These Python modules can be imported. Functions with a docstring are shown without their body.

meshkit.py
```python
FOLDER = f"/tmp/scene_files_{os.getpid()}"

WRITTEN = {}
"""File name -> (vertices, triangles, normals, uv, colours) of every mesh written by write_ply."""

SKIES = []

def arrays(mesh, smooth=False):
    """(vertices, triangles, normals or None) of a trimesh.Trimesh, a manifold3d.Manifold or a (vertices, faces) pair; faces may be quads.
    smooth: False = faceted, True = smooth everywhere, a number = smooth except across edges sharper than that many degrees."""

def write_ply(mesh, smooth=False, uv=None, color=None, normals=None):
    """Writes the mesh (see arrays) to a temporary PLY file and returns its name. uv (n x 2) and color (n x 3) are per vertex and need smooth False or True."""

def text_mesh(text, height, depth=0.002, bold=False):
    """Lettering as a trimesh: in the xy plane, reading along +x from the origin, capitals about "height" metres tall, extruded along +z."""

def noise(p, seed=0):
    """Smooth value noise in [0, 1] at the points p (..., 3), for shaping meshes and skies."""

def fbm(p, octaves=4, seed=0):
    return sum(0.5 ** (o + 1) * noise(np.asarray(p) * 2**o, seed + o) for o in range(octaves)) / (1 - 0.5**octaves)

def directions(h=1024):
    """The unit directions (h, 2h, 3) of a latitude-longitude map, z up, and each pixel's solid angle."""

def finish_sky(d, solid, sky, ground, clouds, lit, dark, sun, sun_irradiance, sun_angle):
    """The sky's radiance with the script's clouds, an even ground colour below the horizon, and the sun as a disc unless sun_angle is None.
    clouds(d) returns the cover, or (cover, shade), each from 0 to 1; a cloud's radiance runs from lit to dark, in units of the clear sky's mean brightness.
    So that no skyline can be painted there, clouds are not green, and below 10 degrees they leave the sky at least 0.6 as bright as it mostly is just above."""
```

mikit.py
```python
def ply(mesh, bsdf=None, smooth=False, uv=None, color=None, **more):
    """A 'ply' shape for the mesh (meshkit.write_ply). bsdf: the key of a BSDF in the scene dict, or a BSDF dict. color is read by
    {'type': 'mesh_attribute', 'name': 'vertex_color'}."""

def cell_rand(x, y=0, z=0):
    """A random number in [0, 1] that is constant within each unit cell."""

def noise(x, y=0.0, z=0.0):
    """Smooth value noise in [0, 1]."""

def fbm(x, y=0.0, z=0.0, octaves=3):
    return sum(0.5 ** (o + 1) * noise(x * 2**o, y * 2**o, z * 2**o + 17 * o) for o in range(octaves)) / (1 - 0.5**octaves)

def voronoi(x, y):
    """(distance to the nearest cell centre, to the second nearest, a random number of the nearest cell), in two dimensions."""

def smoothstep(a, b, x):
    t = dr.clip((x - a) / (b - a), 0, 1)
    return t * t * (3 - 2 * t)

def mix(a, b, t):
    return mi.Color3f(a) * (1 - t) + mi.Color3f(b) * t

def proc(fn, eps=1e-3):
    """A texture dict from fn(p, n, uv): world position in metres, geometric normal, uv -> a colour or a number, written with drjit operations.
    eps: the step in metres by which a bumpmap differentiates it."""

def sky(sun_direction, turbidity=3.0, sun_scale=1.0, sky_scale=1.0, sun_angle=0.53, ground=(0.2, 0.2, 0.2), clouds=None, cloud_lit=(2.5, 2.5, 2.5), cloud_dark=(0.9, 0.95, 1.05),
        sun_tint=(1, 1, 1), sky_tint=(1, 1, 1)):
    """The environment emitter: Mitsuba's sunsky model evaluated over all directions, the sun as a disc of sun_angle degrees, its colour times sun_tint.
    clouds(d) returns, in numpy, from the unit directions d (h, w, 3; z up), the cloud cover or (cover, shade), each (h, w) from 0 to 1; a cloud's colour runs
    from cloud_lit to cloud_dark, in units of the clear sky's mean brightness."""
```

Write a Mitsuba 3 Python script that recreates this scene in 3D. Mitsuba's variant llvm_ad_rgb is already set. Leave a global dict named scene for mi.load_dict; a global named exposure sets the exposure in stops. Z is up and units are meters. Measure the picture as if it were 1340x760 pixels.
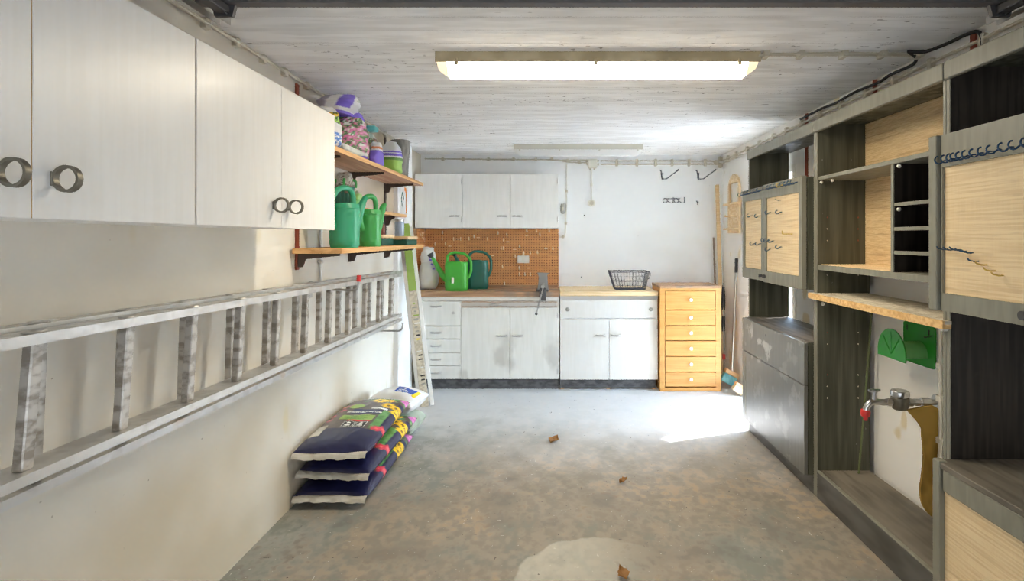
import math, random
import numpy as np, trimesh, manifold3d as m3, mitsuba as mi, mikit, meshkit, drjit as dr
from shapely.geometry import Polygon, Point, box as sbox
from shapely import affinity
from mikit import noise, fbm, smoothstep, mix
T = mi.ScalarTransform4f
random.seed(7)
rng = np.random.default_rng(7)
scene, labels = {}, {}

# ------------------------------------------------------------------ camera, sky, exposure
exposure = 2.12
scene['camera'] = {'type': 'perspective', 'fov': 82.80, 'fov_axis': 'x', 'near_clip': 0.02, 'far_clip': 200.0,
                   'principal_point_offset_x': -55 / 1340, 'principal_point_offset_y': 68 / 760,
                   'to_world': T().look_at(origin=[0, 0, 1.35], target=[0, 1, 1.35], up=[0, 0, 1])}
SUN = (-0.90, -0.36, -1.40)                    # the way sunlight travels: in through the open side door on the right
scene['sky'] = mikit.sky((-SUN[0], -SUN[1], -SUN[2]), turbidity=3.0, sun_scale=4.6, sky_scale=24.0, sky_tint=(1.0, .91, .79), sun_tint=(.85, 1.03, 1.38), ground=(0.35, 0.33, 0.3))
LAMP = 13.8                                     # radiance of the lit fluorescent cover

# ------------------------------------------------------------------ room sizes
XL, XR, YB, ZC, YD = -1.32, 1.675, 5.76, 2.18, -0.3
SF, SB = 1.37, 1.645                           # shelving: front plane and back

# ------------------------------------------------------------------ materials
def M(name, color, rough=0.5, bump=None, bscale=0.002, eps=1e-3, **kw):
    c = mikit.proc(color) if callable(color) else {'type': 'rgb', 'value': list(color)}
    b = {'type': 'principled', 'base_color': c, 'roughness': mikit.proc(rough) if callable(rough) else rough, **kw}
    if bump:
        b = {'type': 'bumpmap', 'arbitrary': mikit.proc(bump, eps), 'scale': bscale, 'bsdf': b}
    scene['mat_' + name] = {'type': 'twosided', 'bsdf': b}
    return 'mat_' + name

def f_wall(p, n, uv):
    a = fbm(p.x * 1.1, p.y * 1.1, p.z * 1.1, 4)
    b = fbm(p.x * 7, p.y * 7, p.z * 2.2 + 5, 3)
    c = mix((.72, .68, .605), (.53, .46, .345), smoothstep(.40, .70, a))
    c = mix(c, (.60, .50, .27), smoothstep(.70, .80, b) * .45)
    d = noise(p.x * 55, p.y * 55, p.z * 55)
    return mix(c, (.25, .2, .13), smoothstep(.94, .97, d) * .55)
def f_plaster(p, n, uv):
    return fbm(p.x * 38, p.y * 38, p.z * 38, 3) + .6 * fbm(p.x * 6, p.y * 6, p.z * 6, 2)
def f_white(p, n, uv):
    a = fbm(p.x * 2.3, p.y * 2.3, p.z * 2.3, 3)
    c = mix((.88, .89, .90), (.83, .83, .825), smoothstep(.5, .8, a))
    d = noise(p.x * 24, p.y * 24, p.z * 24)
    return mix(c, (.35, .3, .25), smoothstep(.95, .98, d) * .35)
def f_ceil(p, n, uv):
    k = p.y / .145
    row = dr.floor(k)
    t = k - row
    r = mikit.cell_rand(row, 3, 1)
    a = fbm(p.x * 5, p.y * 26, 1.0, 3)
    c = mix((.72, .71, .70), (.85, .845, .84), smoothstep(.3, .7, a) * .75 + .25 * r)
    pit = noise(p.x * 34, p.y * 75, row)
    dens = smoothstep(.35, .75, noise(p.x * 1.3, row * 3.1, 2.0))
    c = mix(c, (.20, .185, .17), smoothstep(.86, .95, pit) * dens * .75)
    e = smoothstep(.025, .0, dr.minimum(t, 1 - t)) * noise(p.x * 2.1, row, 9.)
    return mix(c, (.30, .28, .26), e * .75)
def f_ceilbump(p, n, uv):
    k = p.y / .145
    row = dr.floor(k)
    t = k - row
    return mikit.cell_rand(row, 3, 1) * .6 + smoothstep(.0, .04, dr.minimum(t, 1 - t)) * .8 + .6 * fbm(p.x * 12, p.y * 60, 1., 3)
def f_floor(p, n, uv):
    w = fbm(p.x * 1.2 + 3, p.y * 1.2, 0., 4)
    f = fbm(p.x * 9, p.y * 7, 4., 4)
    g = fbm(p.x * 34, p.y * 26, 8., 4)
    base = mix((.215, .225, .195), (.32, .315, .285), smoothstep(.3, .7, .5 * f + .5 * g))
    mid = smoothstep(-1.15, -.2, p.x) * smoothstep(4.9, 3.6, p.y) * smoothstep(-.5, 1.4, p.y)
    brown = smoothstep(.40, .60, w * .45 + f * .3 + g * .15 + mid * .2)
    c = mix(base, mix((.25, .205, .155), (.29, .24, .18), smoothstep(.35, .65, g)), brown * .75)
    c = mix(c, (.40, .285, .175), smoothstep(.55, .70, g * .45 + w * .35 + f * .25) * (.15 + .5 * mid))
    c = mix(c, (.15, .14, .125), smoothstep(.56, .74, .6 * fbm(p.x * 4 + 9, p.y * 4, 2., 4) + .4 * g) * .55)
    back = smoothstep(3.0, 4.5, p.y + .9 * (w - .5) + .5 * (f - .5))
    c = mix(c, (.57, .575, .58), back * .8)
    # the pale patch in the foreground, fading out to the right
    q = dr.sqrt(dr.square((p.x - .20) / .36) + dr.square((p.y - 2.25) / .38)) + .22 * (f - .5)
    patch = smoothstep(1.0, .95, q) * smoothstep(.50, .05, p.x + .15 * (g - .5))
    c = mix(c, (.52, .50, .43), patch * (.45 + .35 * g))
    s = noise(p.x * 70, p.y * 70, 3.)
    c = mix(c, (.62, .60, .55), smoothstep(.955, .975, s) * .6)
    return mix(c, (.07, .065, .06), smoothstep(.965, .985, noise(p.x * 48 + 7, p.y * 48, 5.)) * .7)
def f_floorbump(p, n, uv):
    return fbm(p.x * 25, p.y * 25, 0., 4)
def streak(c1, c2, sx, sy, sz, lo=.3, hi=.7, o=3):
    def f(p, n, uv):
        return mix(c1, c2, smoothstep(lo, hi, fbm(p.x * sx, p.y * sy, p.z * sz, o)))
    return f
def f_laminate(p, n, uv):
    a = fbm(p.x * 60, p.y * 60, p.z * 3.5, 3)
    b = fbm(p.x * 1.5, p.y * 1.5, p.z * 1.5, 2)
    return mix((.765, .75, .72), (.73, .71, .67), .6 * smoothstep(.3, .7, a) + .4 * smoothstep(.4, .7, b))
def f_kitchen(p, n, uv):
    a = fbm(p.x * 50, p.y * 50, p.z * 4, 3)
    c = mix((.80, .795, .755), (.755, .75, .705), smoothstep(.3, .7, a))
    d = fbm(p.x * 5, p.y * 5, p.z * 3.2, 4)
    low = smoothstep(.75, .2, p.z)
    return mix(c, (.42, .40, .36), smoothstep(.56, .74, d) * low * .6)
def f_olive(p, n, uv):
    a = fbm(p.x * 45, p.y * 45, p.z * 2.0, 4)
    b = fbm(p.x * 3, p.y * 3, p.z * .8, 3)
    c = mix((.050, .052, .035), (.105, .105, .075), smoothstep(.3, .72, .7 * a + .3 * b))
    return mix(c, (.30, .30, .27), smoothstep(.955, .985, noise(p.x * 40, p.y * 40, p.z * 25)) * .5)
def f_burl(p, n, uv):
    a = fbm(p.x * 4, p.y * 4.5, p.z * 70, 3)
    b = fbm(p.x * 20, p.y * 26, p.z * 240, 3)
    c = mix((.60, .42, .215), (.72, .54, .31), smoothstep(.3, .7, b))
    return mix(c, (.40, .24, .10), smoothstep(.5, .75, a) * .5)
def f_burlap(p, n, uv):
    a = fbm(p.x * 5, p.y * 6, p.z * 160, 3)
    b = fbm(p.x * 4, p.y * 150, p.z * 9, 2)
    c = mix((.64, .47, .265), (.76, .595, .365), smoothstep(.3, .7, .88 * a + .12 * b))
    return mix(c, (.45, .31, .17), smoothstep(.60, .78, fbm(p.x * 8, p.y * 9, p.z * 60, 3)) * .35)
def f_peg(p, n, uv):
    a = fbm(p.x * 12, p.y * 5, p.z * 30, 3)
    c = mix((.54, .235, .08), (.64, .30, .11), smoothstep(.3, .7, a))
    k = .0255
    fx, fz = (p.x + p.y) / k, p.z / k
    fx, fz = fx - dr.floor(fx) - .5, fz - dr.floor(fz) - .5
    return mix(c, (.07, .03, .012), smoothstep(.24, .16, dr.sqrt(fx * fx + fz * fz)))
def f_chest(p, n, uv):
    a = fbm(p.x * 3.5, p.y * 4, p.z * 38, 3)
    b = fbm(p.x * 10, p.y * 14, p.z * 150, 2)
    return mix((.50, .235, .058), (.58, .305, .092), smoothstep(.3, .7, .6 * a + .4 * b))
def f_counter(p, n, uv):
    a = fbm(p.x * 3, p.y * 28, p.z * 60, 3)
    d = fbm(p.x * 5, p.y * 9, 3., 4)
    c = mix((.30, .165, .09), (.46, .28, .165), smoothstep(.3, .7, a))
    return mix(c, (.17, .15, .13), smoothstep(.5, .68, d) * .75)
def f_dusttop(p, n, uv):
    a = fbm(p.x * 6, p.y * 3, p.z, 4)
    b = fbm(p.x * 50, p.y * 4, p.z, 2)
    return mix((.085, .075, .058), (.19, .165, .13), smoothstep(.35, .7, .7 * a + .3 * b))
def f_secretary(p, n, uv):
    d = fbm(p.y * 16, p.z * 16, p.x, 4)
    k = dr.sqrt(dr.square((p.y - 3.72) / .35) + dr.square((p.z - .66) / .14))
    c = mix((.115, .115, .10), (.15, .15, .135), fbm(p.x * 50, p.y * 50, p.z * 3, 2))
    return mix(c, (.55, .54, .5), smoothstep(.55, .66, d) * (.25 + .75 * smoothstep(1.2, .3, k)) * .6)
def f_alu(p, n, uv):
    a = fbm(p.x * 20, p.y * 20, p.z * 20, 3)
    c = mix((.66, .65, .63), (.54, .525, .50), smoothstep(.4, .7, a))
    return mix(c, (.50, .30, .13), smoothstep(.70, .80, fbm(p.x * 9 + 4, p.y * 7, p.z * 9, 4)) * .45)

m_wall = M('wall', f_wall, .85, f_plaster, .0016)
def f_wallr(p, n, uv):
    a = fbm(p.x * 1.4, p.y * 1.4, p.z * 1.4, 4)
    c = mix((.85, .835, .80), (.74, .70, .62), smoothstep(.42, .75, a))
    return mix(c, (.62, .45, .15), smoothstep(.77, .83, fbm(p.x * 9, p.y * 9, p.z * 5, 2)) * .5)
m_wallr = M('wall_right', f_wallr, .85, f_plaster, .0014)
m_white = M('white_wall', f_white, .8, f_plaster, .001)
m_ceil = M('ceiling', f_ceil, .9, f_ceilbump, .003, 2e-3)
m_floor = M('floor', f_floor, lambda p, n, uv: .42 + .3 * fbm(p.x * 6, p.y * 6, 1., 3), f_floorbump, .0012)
m_lam = M('laminate', f_laminate, .33)
m_kitup = M('kitchen_upper', streak((.90, .895, .87), (.86, .855, .825), 50, 50, 4), .4)
m_lamedge = M('laminate_edge', (.55, .36, .17), .6)
m_kit = M('kitchen', f_kitchen, .4)
m_olive = M('olive', f_olive, .42)
m_rail = M('rail', streak((.185, .18, .140), (.215, .21, .165), 60, 60, 5), .45)
m_black = M('black_wood', streak((.010, .0075, .006), (.026, .019, .014), 50, 50, 2.5), .5)
m_burl = M('burl', f_burl, .5)
m_burlap = M('burlap', f_burlap, .55)
m_peg = M('pegboard', f_peg, .6)
m_chest = M('chest', f_chest, .38)
m_counter = M('counter', f_counter, .55)
m_pine = M('pine', streak((.70, .50, .27), (.80, .62, .38), 3, 40, 60), .5)
m_shelf = M('shelf_wood', streak((.56, .30, .11), (.70, .42, .18), 30, 2.5, 60), .45)
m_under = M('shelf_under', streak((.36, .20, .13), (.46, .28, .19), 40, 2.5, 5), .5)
m_chip = M('chipboard', streak((.46, .40, .30), (.60, .54, .43), 60, 60, 60), .7)
m_chipedge = M('chipboard_edge', streak((.56, .33, .12), (.72, .48, .22), 70, 70, 70), .75)
m_dust = M('dusty_top', f_dusttop, .6)
m_base = M('base_front', streak((.060, .056, .047), (.10, .095, .083), 14, 5, 14), .5)
m_secr = M('secretary', f_secretary, .33)
m_alu = M('aluminium', f_alu, .38, metallic=.75)
def f_rung(p, n, uv):
    a = fbm(p.x * 30, p.y * 30, p.z * 45, 4)
    return mix((.50, .475, .44), (.27, .24, .205), smoothstep(.40, .70, a))
m_rung = M('rung', f_rung, .42, metallic=.55)
m_steel = M('steel', (.55, .54, .52), .32, metallic=1.0)
m_brass = M('old_brass', (.16, .147, .115), .4, metallic=.6)
m_vise = M('vise_grey', (.22, .215, .205), .4, metallic=.6)
m_dsteel = M('dark_steel', (.07, .068, .07), .45, metallic=.3)
m_door = M('garage_door', (.10, .092, .09), .5)
m_grey = M('grey_plastic', (.30, .295, .27), .5)
m_pvc = M('pvc', (.55, .51, .42), .5)
m_ivory = M('ivory', (.78, .76, .68), .4)
m_fixture = M('fixture', streak((.40, .33, .20), (.52, .44, .29), 12, 12, 12), .45)
m_fixwhite = M('fixture_white', (.62, .60, .52), .4)
m_cover = M('lamp_cover_yellow', (.80, .70, .48), .25, spec_trans=0.0)
m_coveroff = M('lamp_cover_off', (.80, .79, .76), .22)
m_cable = M('cable_black', (.015, .015, .017), .5)
m_rust = M('red_primer', (.22, .050, .026), .6)
m_brown = M('brown_metal', (.052, .034, .026), .5)
m_plinth = M('plinth', streak((.05, .05, .055), (.11, .11, .115), 20, 20, 30), .6)
m_green = M('can_green', (.055, .36, .035), .35)
m_teal = M('can_dark', (.012, .115, .085), .35)
m_can1 = M('can_bluegreen', (.03, .30, .155), .35)
m_can2 = M('can_midgreen', (.045, .33, .075), .35)
m_holder = M('holder_green', (.018, .26, .022), .35)
m_holderlite = M('holder_pale', (.16, .46, .16), .35)
m_blue = M('hook_blue', (.014, .05, .105), .35)
m_gold = M('hook_gold', (.55, .36, .08), .35)
m_hookw = M('hook_pale', (.86, .74, .55), .45)
m_must = M('mustard', streak((.26, .15, .022), (.40, .25, .05), 14, 14, 9), .75)
m_red = M('red', (.62, .035, .03), .4)
m_plate = M('chrome', (.6, .6, .6), .2, metallic=1.0)
m_sack = M('sack_white', streak((.68, .66, .63), (.80, .79, .77), 8, 8, 8), .6)
m_blackp = M('black_plastic', (.02, .02, .022), .4)
m_tealb = M('bristle_teal', streak((.06, .21, .24), (.15, .36, .40), 120, 120, 14), .7)
m_beigeb = M('bristle_beige', streak((.42, .33, .20), (.60, .49, .33), 120, 120, 14), .8)
m_broomwood = M('broom_wood', (.62, .38, .19), .5)
m_wirel = M('wire_dark', (.055, .06, .085), .4, metallic=.4)
m_cane = M('cane', (.115, .14, .055), .5)
m_mat = M('grey_mat', streak((.17, .165, .145), (.27, .26, .235), 50, 50, 10), .8)
m_navy = M('navy', (.014, .018, .085), .35)
m_silver = M('silver_film', streak((.42, .40, .35), (.56, .54, .49), 20, 20, 20), .4)
m_lime = M('lime', (.27, .40, .08), .4)
m_wprint = M('white_print', (.80, .80, .78), .5)
m_blueprint = M('blue_print', (.03, .085, .42), .4)
m_yellow = M('yellow_print', (.82, .62, .03), .4)
m_orange = M('orange_print', (.75, .22, .03), .5)
m_cyan = M('cyan', (.12, .48, .50), .4)
m_purple = M('purple_print', (.16, .10, .52), .4)
m_blackprint = M('black_print', (.02, .02, .02), .5)
m_foil = M('foil', (.55, .55, .53), .2, metallic=.8)
m_leafdry = M('dry_leaf', (.33, .17, .06), .7)
m_leafgreen = M('green_leaf', (.07, .26, .03), .5)
m_vcol = M('film_print', (1, 1, 1), .32)
scene['mat_film_print'] = {'type': 'twosided', 'bsdf': {'type': 'principled', 'base_color': {'type': 'mesh_attribute', 'name': 'vertex_color'}, 'roughness': .32}}
m_drive = M('driveway', streak((.09, .09, .09), (.13, .13, .13), 3, 3, 3), .9)
m_sky_block = M('facade', (.17, .135, .10), .9)  # dark warm tone of the added wall that blocks the sky
m_path = M('path', streak((.36, .35, .33), (.44, .43, .41), 3, 3, 3), .9)
m_crown = M('crown', streak((.03, .07, .015), (.07, .14, .03), 9, 9, 9), .9)
m_bark = M('bark', (.12, .085, .06), .9)
m_glass = 'mat_glass'
scene[m_glass] = {'type': 'thindielectric', 'int_ior': 1.5}
m_darkgreenbox = M('box_green', (.012, .085, .06), .45)
m_jarblue = M('jar_blue', (.30, .38, .50), .15)
m_jarbrown = M('jar_brown', (.16, .045, .025), .25)

# ------------------------------------------------------------------ helpers
used = set()
def num(name):
    if name not in used:
        used.add(name)
        return name
    i = 1
    while f'{name}_{i:03d}' in used:
        i += 1
    used.add(f'{name}_{i:03d}')
    return f'{name}_{i:03d}'
def thing(name, label, cat, group=None):
    k = num(name)
    labels[k] = {'label': label, 'category': cat}
    if group:
        labels[k]['group'] = group
    return k
def put(k, mesh, mat, smooth=False, color=None):
    scene[k] = mikit.ply(mesh, mat, smooth, color=color)
    return k
def part(parent, name, mesh, mat, smooth=False, label=None, color=None, kind=None):
    k = num(f'{parent}__{name}')
    put(k, mesh, mat, smooth, color)
    if label or kind:
        labels[k] = {}
        if label: labels[k]['label'] = label
        if kind: labels[k]['kind'] = kind
    return k
def solo(name, mesh, mat, label, cat, group=None, smooth=False, color=None):
    k = thing(name, label, cat, group)
    return put(k, mesh, mat, smooth, color)
def struct(name, mesh, mat, smooth=False):
    k = num(name)
    labels[k] = {'kind': 'structure'}
    return put(k, mesh, mat, smooth)
cat = trimesh.util.concatenate
def bx(x0, x1, y0, y1, z0, z1, b=0.0):
    x0, x1, y0, y1, z0, z1 = min(x0, x1), max(x0, x1), min(y0, y1), max(y0, y1), min(z0, z1), max(z0, z1)
    c = np.array([(x0 + x1) / 2, (y0 + y1) / 2, (z0 + z1) / 2])
    h = np.array([x1 - x0, y1 - y0, z1 - z0]) / 2
    if b <= 0:
        return trimesh.creation.box(extents=h * 2, transform=trimesh.transformations.translation_matrix(c))
    b = min(b, h.min() * .8)
    pts = []
    for s in np.ndindex(2, 2, 2):
        s = np.array(s) * 2 - 1
        for k in range(3):
            d = h - b
            d[k] = h[k]
            pts.append(c + s * d)
    return trimesh.convex.convex_hull(np.array(pts))
def tube(pts, r, sides=8, caps=True):
    p = np.asarray(pts, float)
    n = len(p)
    r = np.broadcast_to(r, (n,))
    t = np.gradient(p, axis=0)
    t /= np.linalg.norm(t, axis=1, keepdims=True)
    up = np.array([0, 0, 1.]) if abs(t[0][2]) < .9 else np.array([1., 0, 0])
    a = np.cross(t[0], up); a /= np.linalg.norm(a)
    V, F = [], []
    ang = np.arange(sides) * 2 * np.pi / sides
    for i in range(n):
        a = a - t[i] * np.dot(a, t[i]); a /= np.linalg.norm(a)
        b = np.cross(t[i], a)
        V.append(p[i] + r[i] * (np.cos(ang)[:, None] * a + np.sin(ang)[:, None] * b))
    V = np.vstack(V)
    for i in range(n - 1):
        for j in range(sides):
            q = [i * sides + j, i * sides + (j + 1) % sides, (i + 1) * sides + (j + 1) % sides, (i + 1) * sides + j]
            F += [[q[0], q[1], q[2]], [q[0], q[2], q[3]]]
    if caps:
        V = np.vstack([V, p[:1], p[-1:]])
        for j in range(sides):
            F.append([n * sides, (j + 1) % sides, j])
            F.append([n * sides + 1, (n - 1) * sides + j, (n - 1) * sides + (j + 1) % sides])
    m = trimesh.Trimesh(V, F, process=False)
    return m
def smoothline(pts, k=6):
    p = np.asarray(pts, float)
    q = np.vstack([2 * p[0] - p[1], p, 2 * p[-1] - p[-2]])
    out = []
    for i in range(1, len(q) - 2):
        for t in np.arange(k) / k:
            a, b, c, d = q[i - 1], q[i], q[i + 1], q[i + 2]
            out.append(.5 * (2 * b + (c - a) * t + (2 * a - 5 * b + 4 * c - d) * t * t + (3 * b - a - 3 * c + d) * t ** 3))
    out.append(p[-1])
    return np.array(out)
def lathe(profile, n=24, at=(0, 0, 0), sx=1, sy=1):
    pr = np.asarray(profile, float)
    a = np.arange(n) * 2 * np.pi / n
    V = np.vstack([np.stack([r * np.cos(a) * sx, r * np.sin(a) * sy, np.full(n, z)], 1) for r, z in pr])
    F = []
    for i in range(len(pr) - 1):
        for j in range(n):
            q = [i * n + j, i * n + (j + 1) % n, (i + 1) * n + (j + 1) % n, (i + 1) * n + j]
            F += [[q[0], q[1], q[2]], [q[0], q[2], q[3]]]
    return trimesh.Trimesh(V + np.array(at), F, process=False)
def cyl(p0, p1, r, n=16):
    return tube([p0, p1], r, n)
def ext(poly, d0, d1, axis='y'):
    """polygon in (a, b) extruded along an axis: 'y': (x, z); 'x': (y, z); 'z': (x, y)"""
    ms = []
    for g in getattr(poly, 'geoms', [poly]):
        ms.append(trimesh.creation.extrude_polygon(g, d1 - d0, engine='earcut'))
    m = cat(ms)
    v = m.vertices
    c = v[:, 2] + d0
    if axis == 'y':
        m = trimesh.Trimesh(np.stack([v[:, 0], c, v[:, 1]], 1), m.faces[:, ::-1], process=False)
    elif axis == 'x':
        m = trimesh.Trimesh(np.stack([c, v[:, 0], v[:, 1]], 1), m.faces, process=False)
    else:
        m = trimesh.Trimesh(np.stack([v[:, 0], v[:, 1], c], 1), m.faces, process=False)
    return m
def rrect(x0, x1, y0, y1, r):
    return sbox(x0 + r, y0 + r, x1 - r, y1 - r).buffer(r, quad_segs=5)
def xf(mesh, rz=0, at=(0, 0, 0), rx=0, ry=0, s=1):
    m = mesh.copy()
    R = trimesh.transformations.euler_matrix(rx, ry, rz)
    m.apply_scale(s)
    m.apply_transform(R)
    m.apply_translation(at)
    return m
def ring(c, r, t, axis='y', n=20, sides=8, a0=0, a1=2 * np.pi):
    closed = a1 - a0 > 6.28
    a = np.linspace(a0, a1, n + 1)
    z = np.zeros_like(a)
    cc, ss = r * np.cos(a), r * np.sin(a)
    p = {'y': np.stack([cc, z, ss], 1), 'x': np.stack([z, cc, ss], 1), 'z': np.stack([cc, ss, z], 1)}[axis] + np.array(c)
    return tube(p, t, sides, caps=not closed)

# ------------------------------------------------------------------ the setting
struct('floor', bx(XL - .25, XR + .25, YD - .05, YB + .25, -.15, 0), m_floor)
struct('ceiling', bx(XL - .25, XR + .25, YD - .25, YB + .25, ZC, ZC + .2), m_ceil)
struct('wall_left', bx(XL - .2, XL, YD - .05, YB + .2, 0, ZC), m_wall)
struct('wall_left_pier', bx(XL - .02, -1.285, 4.78, 5.25, 0, ZC), m_white)
struct('wall_right', cat([bx(XR, XR + .2, YD - .05, 4.02, 0, ZC), bx(XR, XR + .2, 4.98, YB + .2, 0, ZC), bx(XR, XR + .2, 4.02, 4.98, 1.87, ZC)]), m_wallr)
struct('wall_back', bx(XL - .2, XR + .2, YB, YB + .2, 0, ZC), m_white)
struct('wall_front', cat([bx(XL - .2, -1.2, YD - .25, YD, -.1, ZC + .2), bx(1.55, XR + .2, YD - .25, YD, -.1, ZC + .2), bx(-1.2, 1.55, YD - .25, YD, 2.06, ZC + .2)]), m_wall)
struct('driveway', bx(-14, XR + .2, -30, YD, -.2, -.01), m_drive)
struct('garden_path', bx(XR + .2, 14, -30, 25, -.2, -.01), m_path)

struct('opposite_wall', bx(-9, 9, -5.2, -5, -.2, 6.0), m_sky_block)  # unseen wall, added to cut the sky light entering the front opening

# the side door in the right wall, open to the garden: daylight and the sun patch come in here
D0, D1, DH = 4.07, 4.93, 1.82
struct('door_1_frame', cat([bx(XR - .006, XR + .2, D0 - .05, D0, 0, DH + .05), bx(XR - .006, XR + .2, D1, D1 + .05, 0, DH + .05), bx(XR - .006, XR + .2, D0, D1, DH, DH + .05)]), m_ivory)
struct('door_1', cat([bx(XR + .22, XR + 1.05, D0 - .05, D0 - .01, .01, DH, .003)]), m_ivory)
def vine():
    r_ = np.random.default_rng(11)
    V, F = [], []
    n = 0
    for i in range(500):
        y = r_.uniform(D0 - .3, D1 + .5)
        low = 1.885 + .05 * math.sin(y * 19) + .035 * math.sin(y * 43 + 1)
        z = low + .03 + (2.14 - low) * r_.random() ** 1.4
        c = np.array([XR + .30 + r_.uniform(-.02, .05), y, z])
        s_ = r_.uniform(.04, .07)
        d = r_.normal(size=3); d[2] = -abs(d[2]) - .6; d /= np.linalg.norm(d)
        w = np.cross(d, r_.normal(size=3)); w /= np.linalg.norm(w)
        V += [c - d * s_ * .5, c + w * s_ * .5, c + d * s_ * .6, c - w * s_ * .5]
        F += [[n, n + 1, n + 2], [n, n + 2, n + 3]]
        n += 4
    ys = np.linspace(D0 - .3, D1 + .5, 60)
    lo = [1.885 + .05 * math.sin(y * 19) + .035 * math.sin(y * 43 + 1) for y in ys]
    core = ext(Polygon([(D0 - .3, 2.12)] + list(zip(ys, lo)) + [(D1 + .5, 2.12)]), XR + .27, XR + .30, 'x')
    return cat([trimesh.Trimesh(V, F, process=False), core])
t = thing('ivy', 'green ivy hanging over the open side door outside', 'ivy')
k = part(t, 'leaves', vine(), m_crown, kind='stuff')
part(t, 'stem', tube([(XR + .27, D1 + .5, -.012), (XR + .27, D1 + .45, 1.5), (XR + .27, D1 + .2, 2.05), (XR + .27, D0 - .2, 2.08)], .012, 6), m_bark)

# garage door lifted under the ceiling, with its two side brackets and tracks
t = thing('garage_door', 'dark grey up-and-over garage door lifted flat under the ceiling', 'garage door')
part(t, 'panel', bx(-1.12, 1.47, -.28, 1.82, 2.105, 2.125), m_door)
part(t, 'edge_beam', bx(-1.125, 1.49, 1.815, 1.86, 2.088, 2.14, .004), m_door)
for x in (-.95, 0.2, 1.3):
    part(t, 'stiffener', bx(x, x + .04, -.26, 1.81, 2.09, 2.105), m_door)
def arm_plate(s, x):
    pl = Polygon([(0, 2.055), (.07, 2.055), (.10, 2.14), (-.05, 2.14)])
    return ext(pl, x, x + .012, 'x')
for x, sx in ((-1.045, -1), (1.415, 1)):
    pl = Polygon([(x - .05, 2.14), (x + .05, 2.14), (x + .028, 2.052), (x - .028, 2.052)])
    k = part(t, 'bracket', ext(pl, 1.835, 1.85, 'y'), m_dsteel)
    part(k, 'bolt', cyl((x + .012, 1.835, 2.066), (x + .012, 1.822, 2.066), .007, 8), m_plate)
    part(t, 'roller_arm', cat([bx(x - .02, x + .02, 1.3, 1.84, 2.06, 2.085, .003), cyl((x - .05, 1.7, 2.075), (x + .05, 1.7, 2.075), .018, 12)]), m_dsteel)
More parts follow.
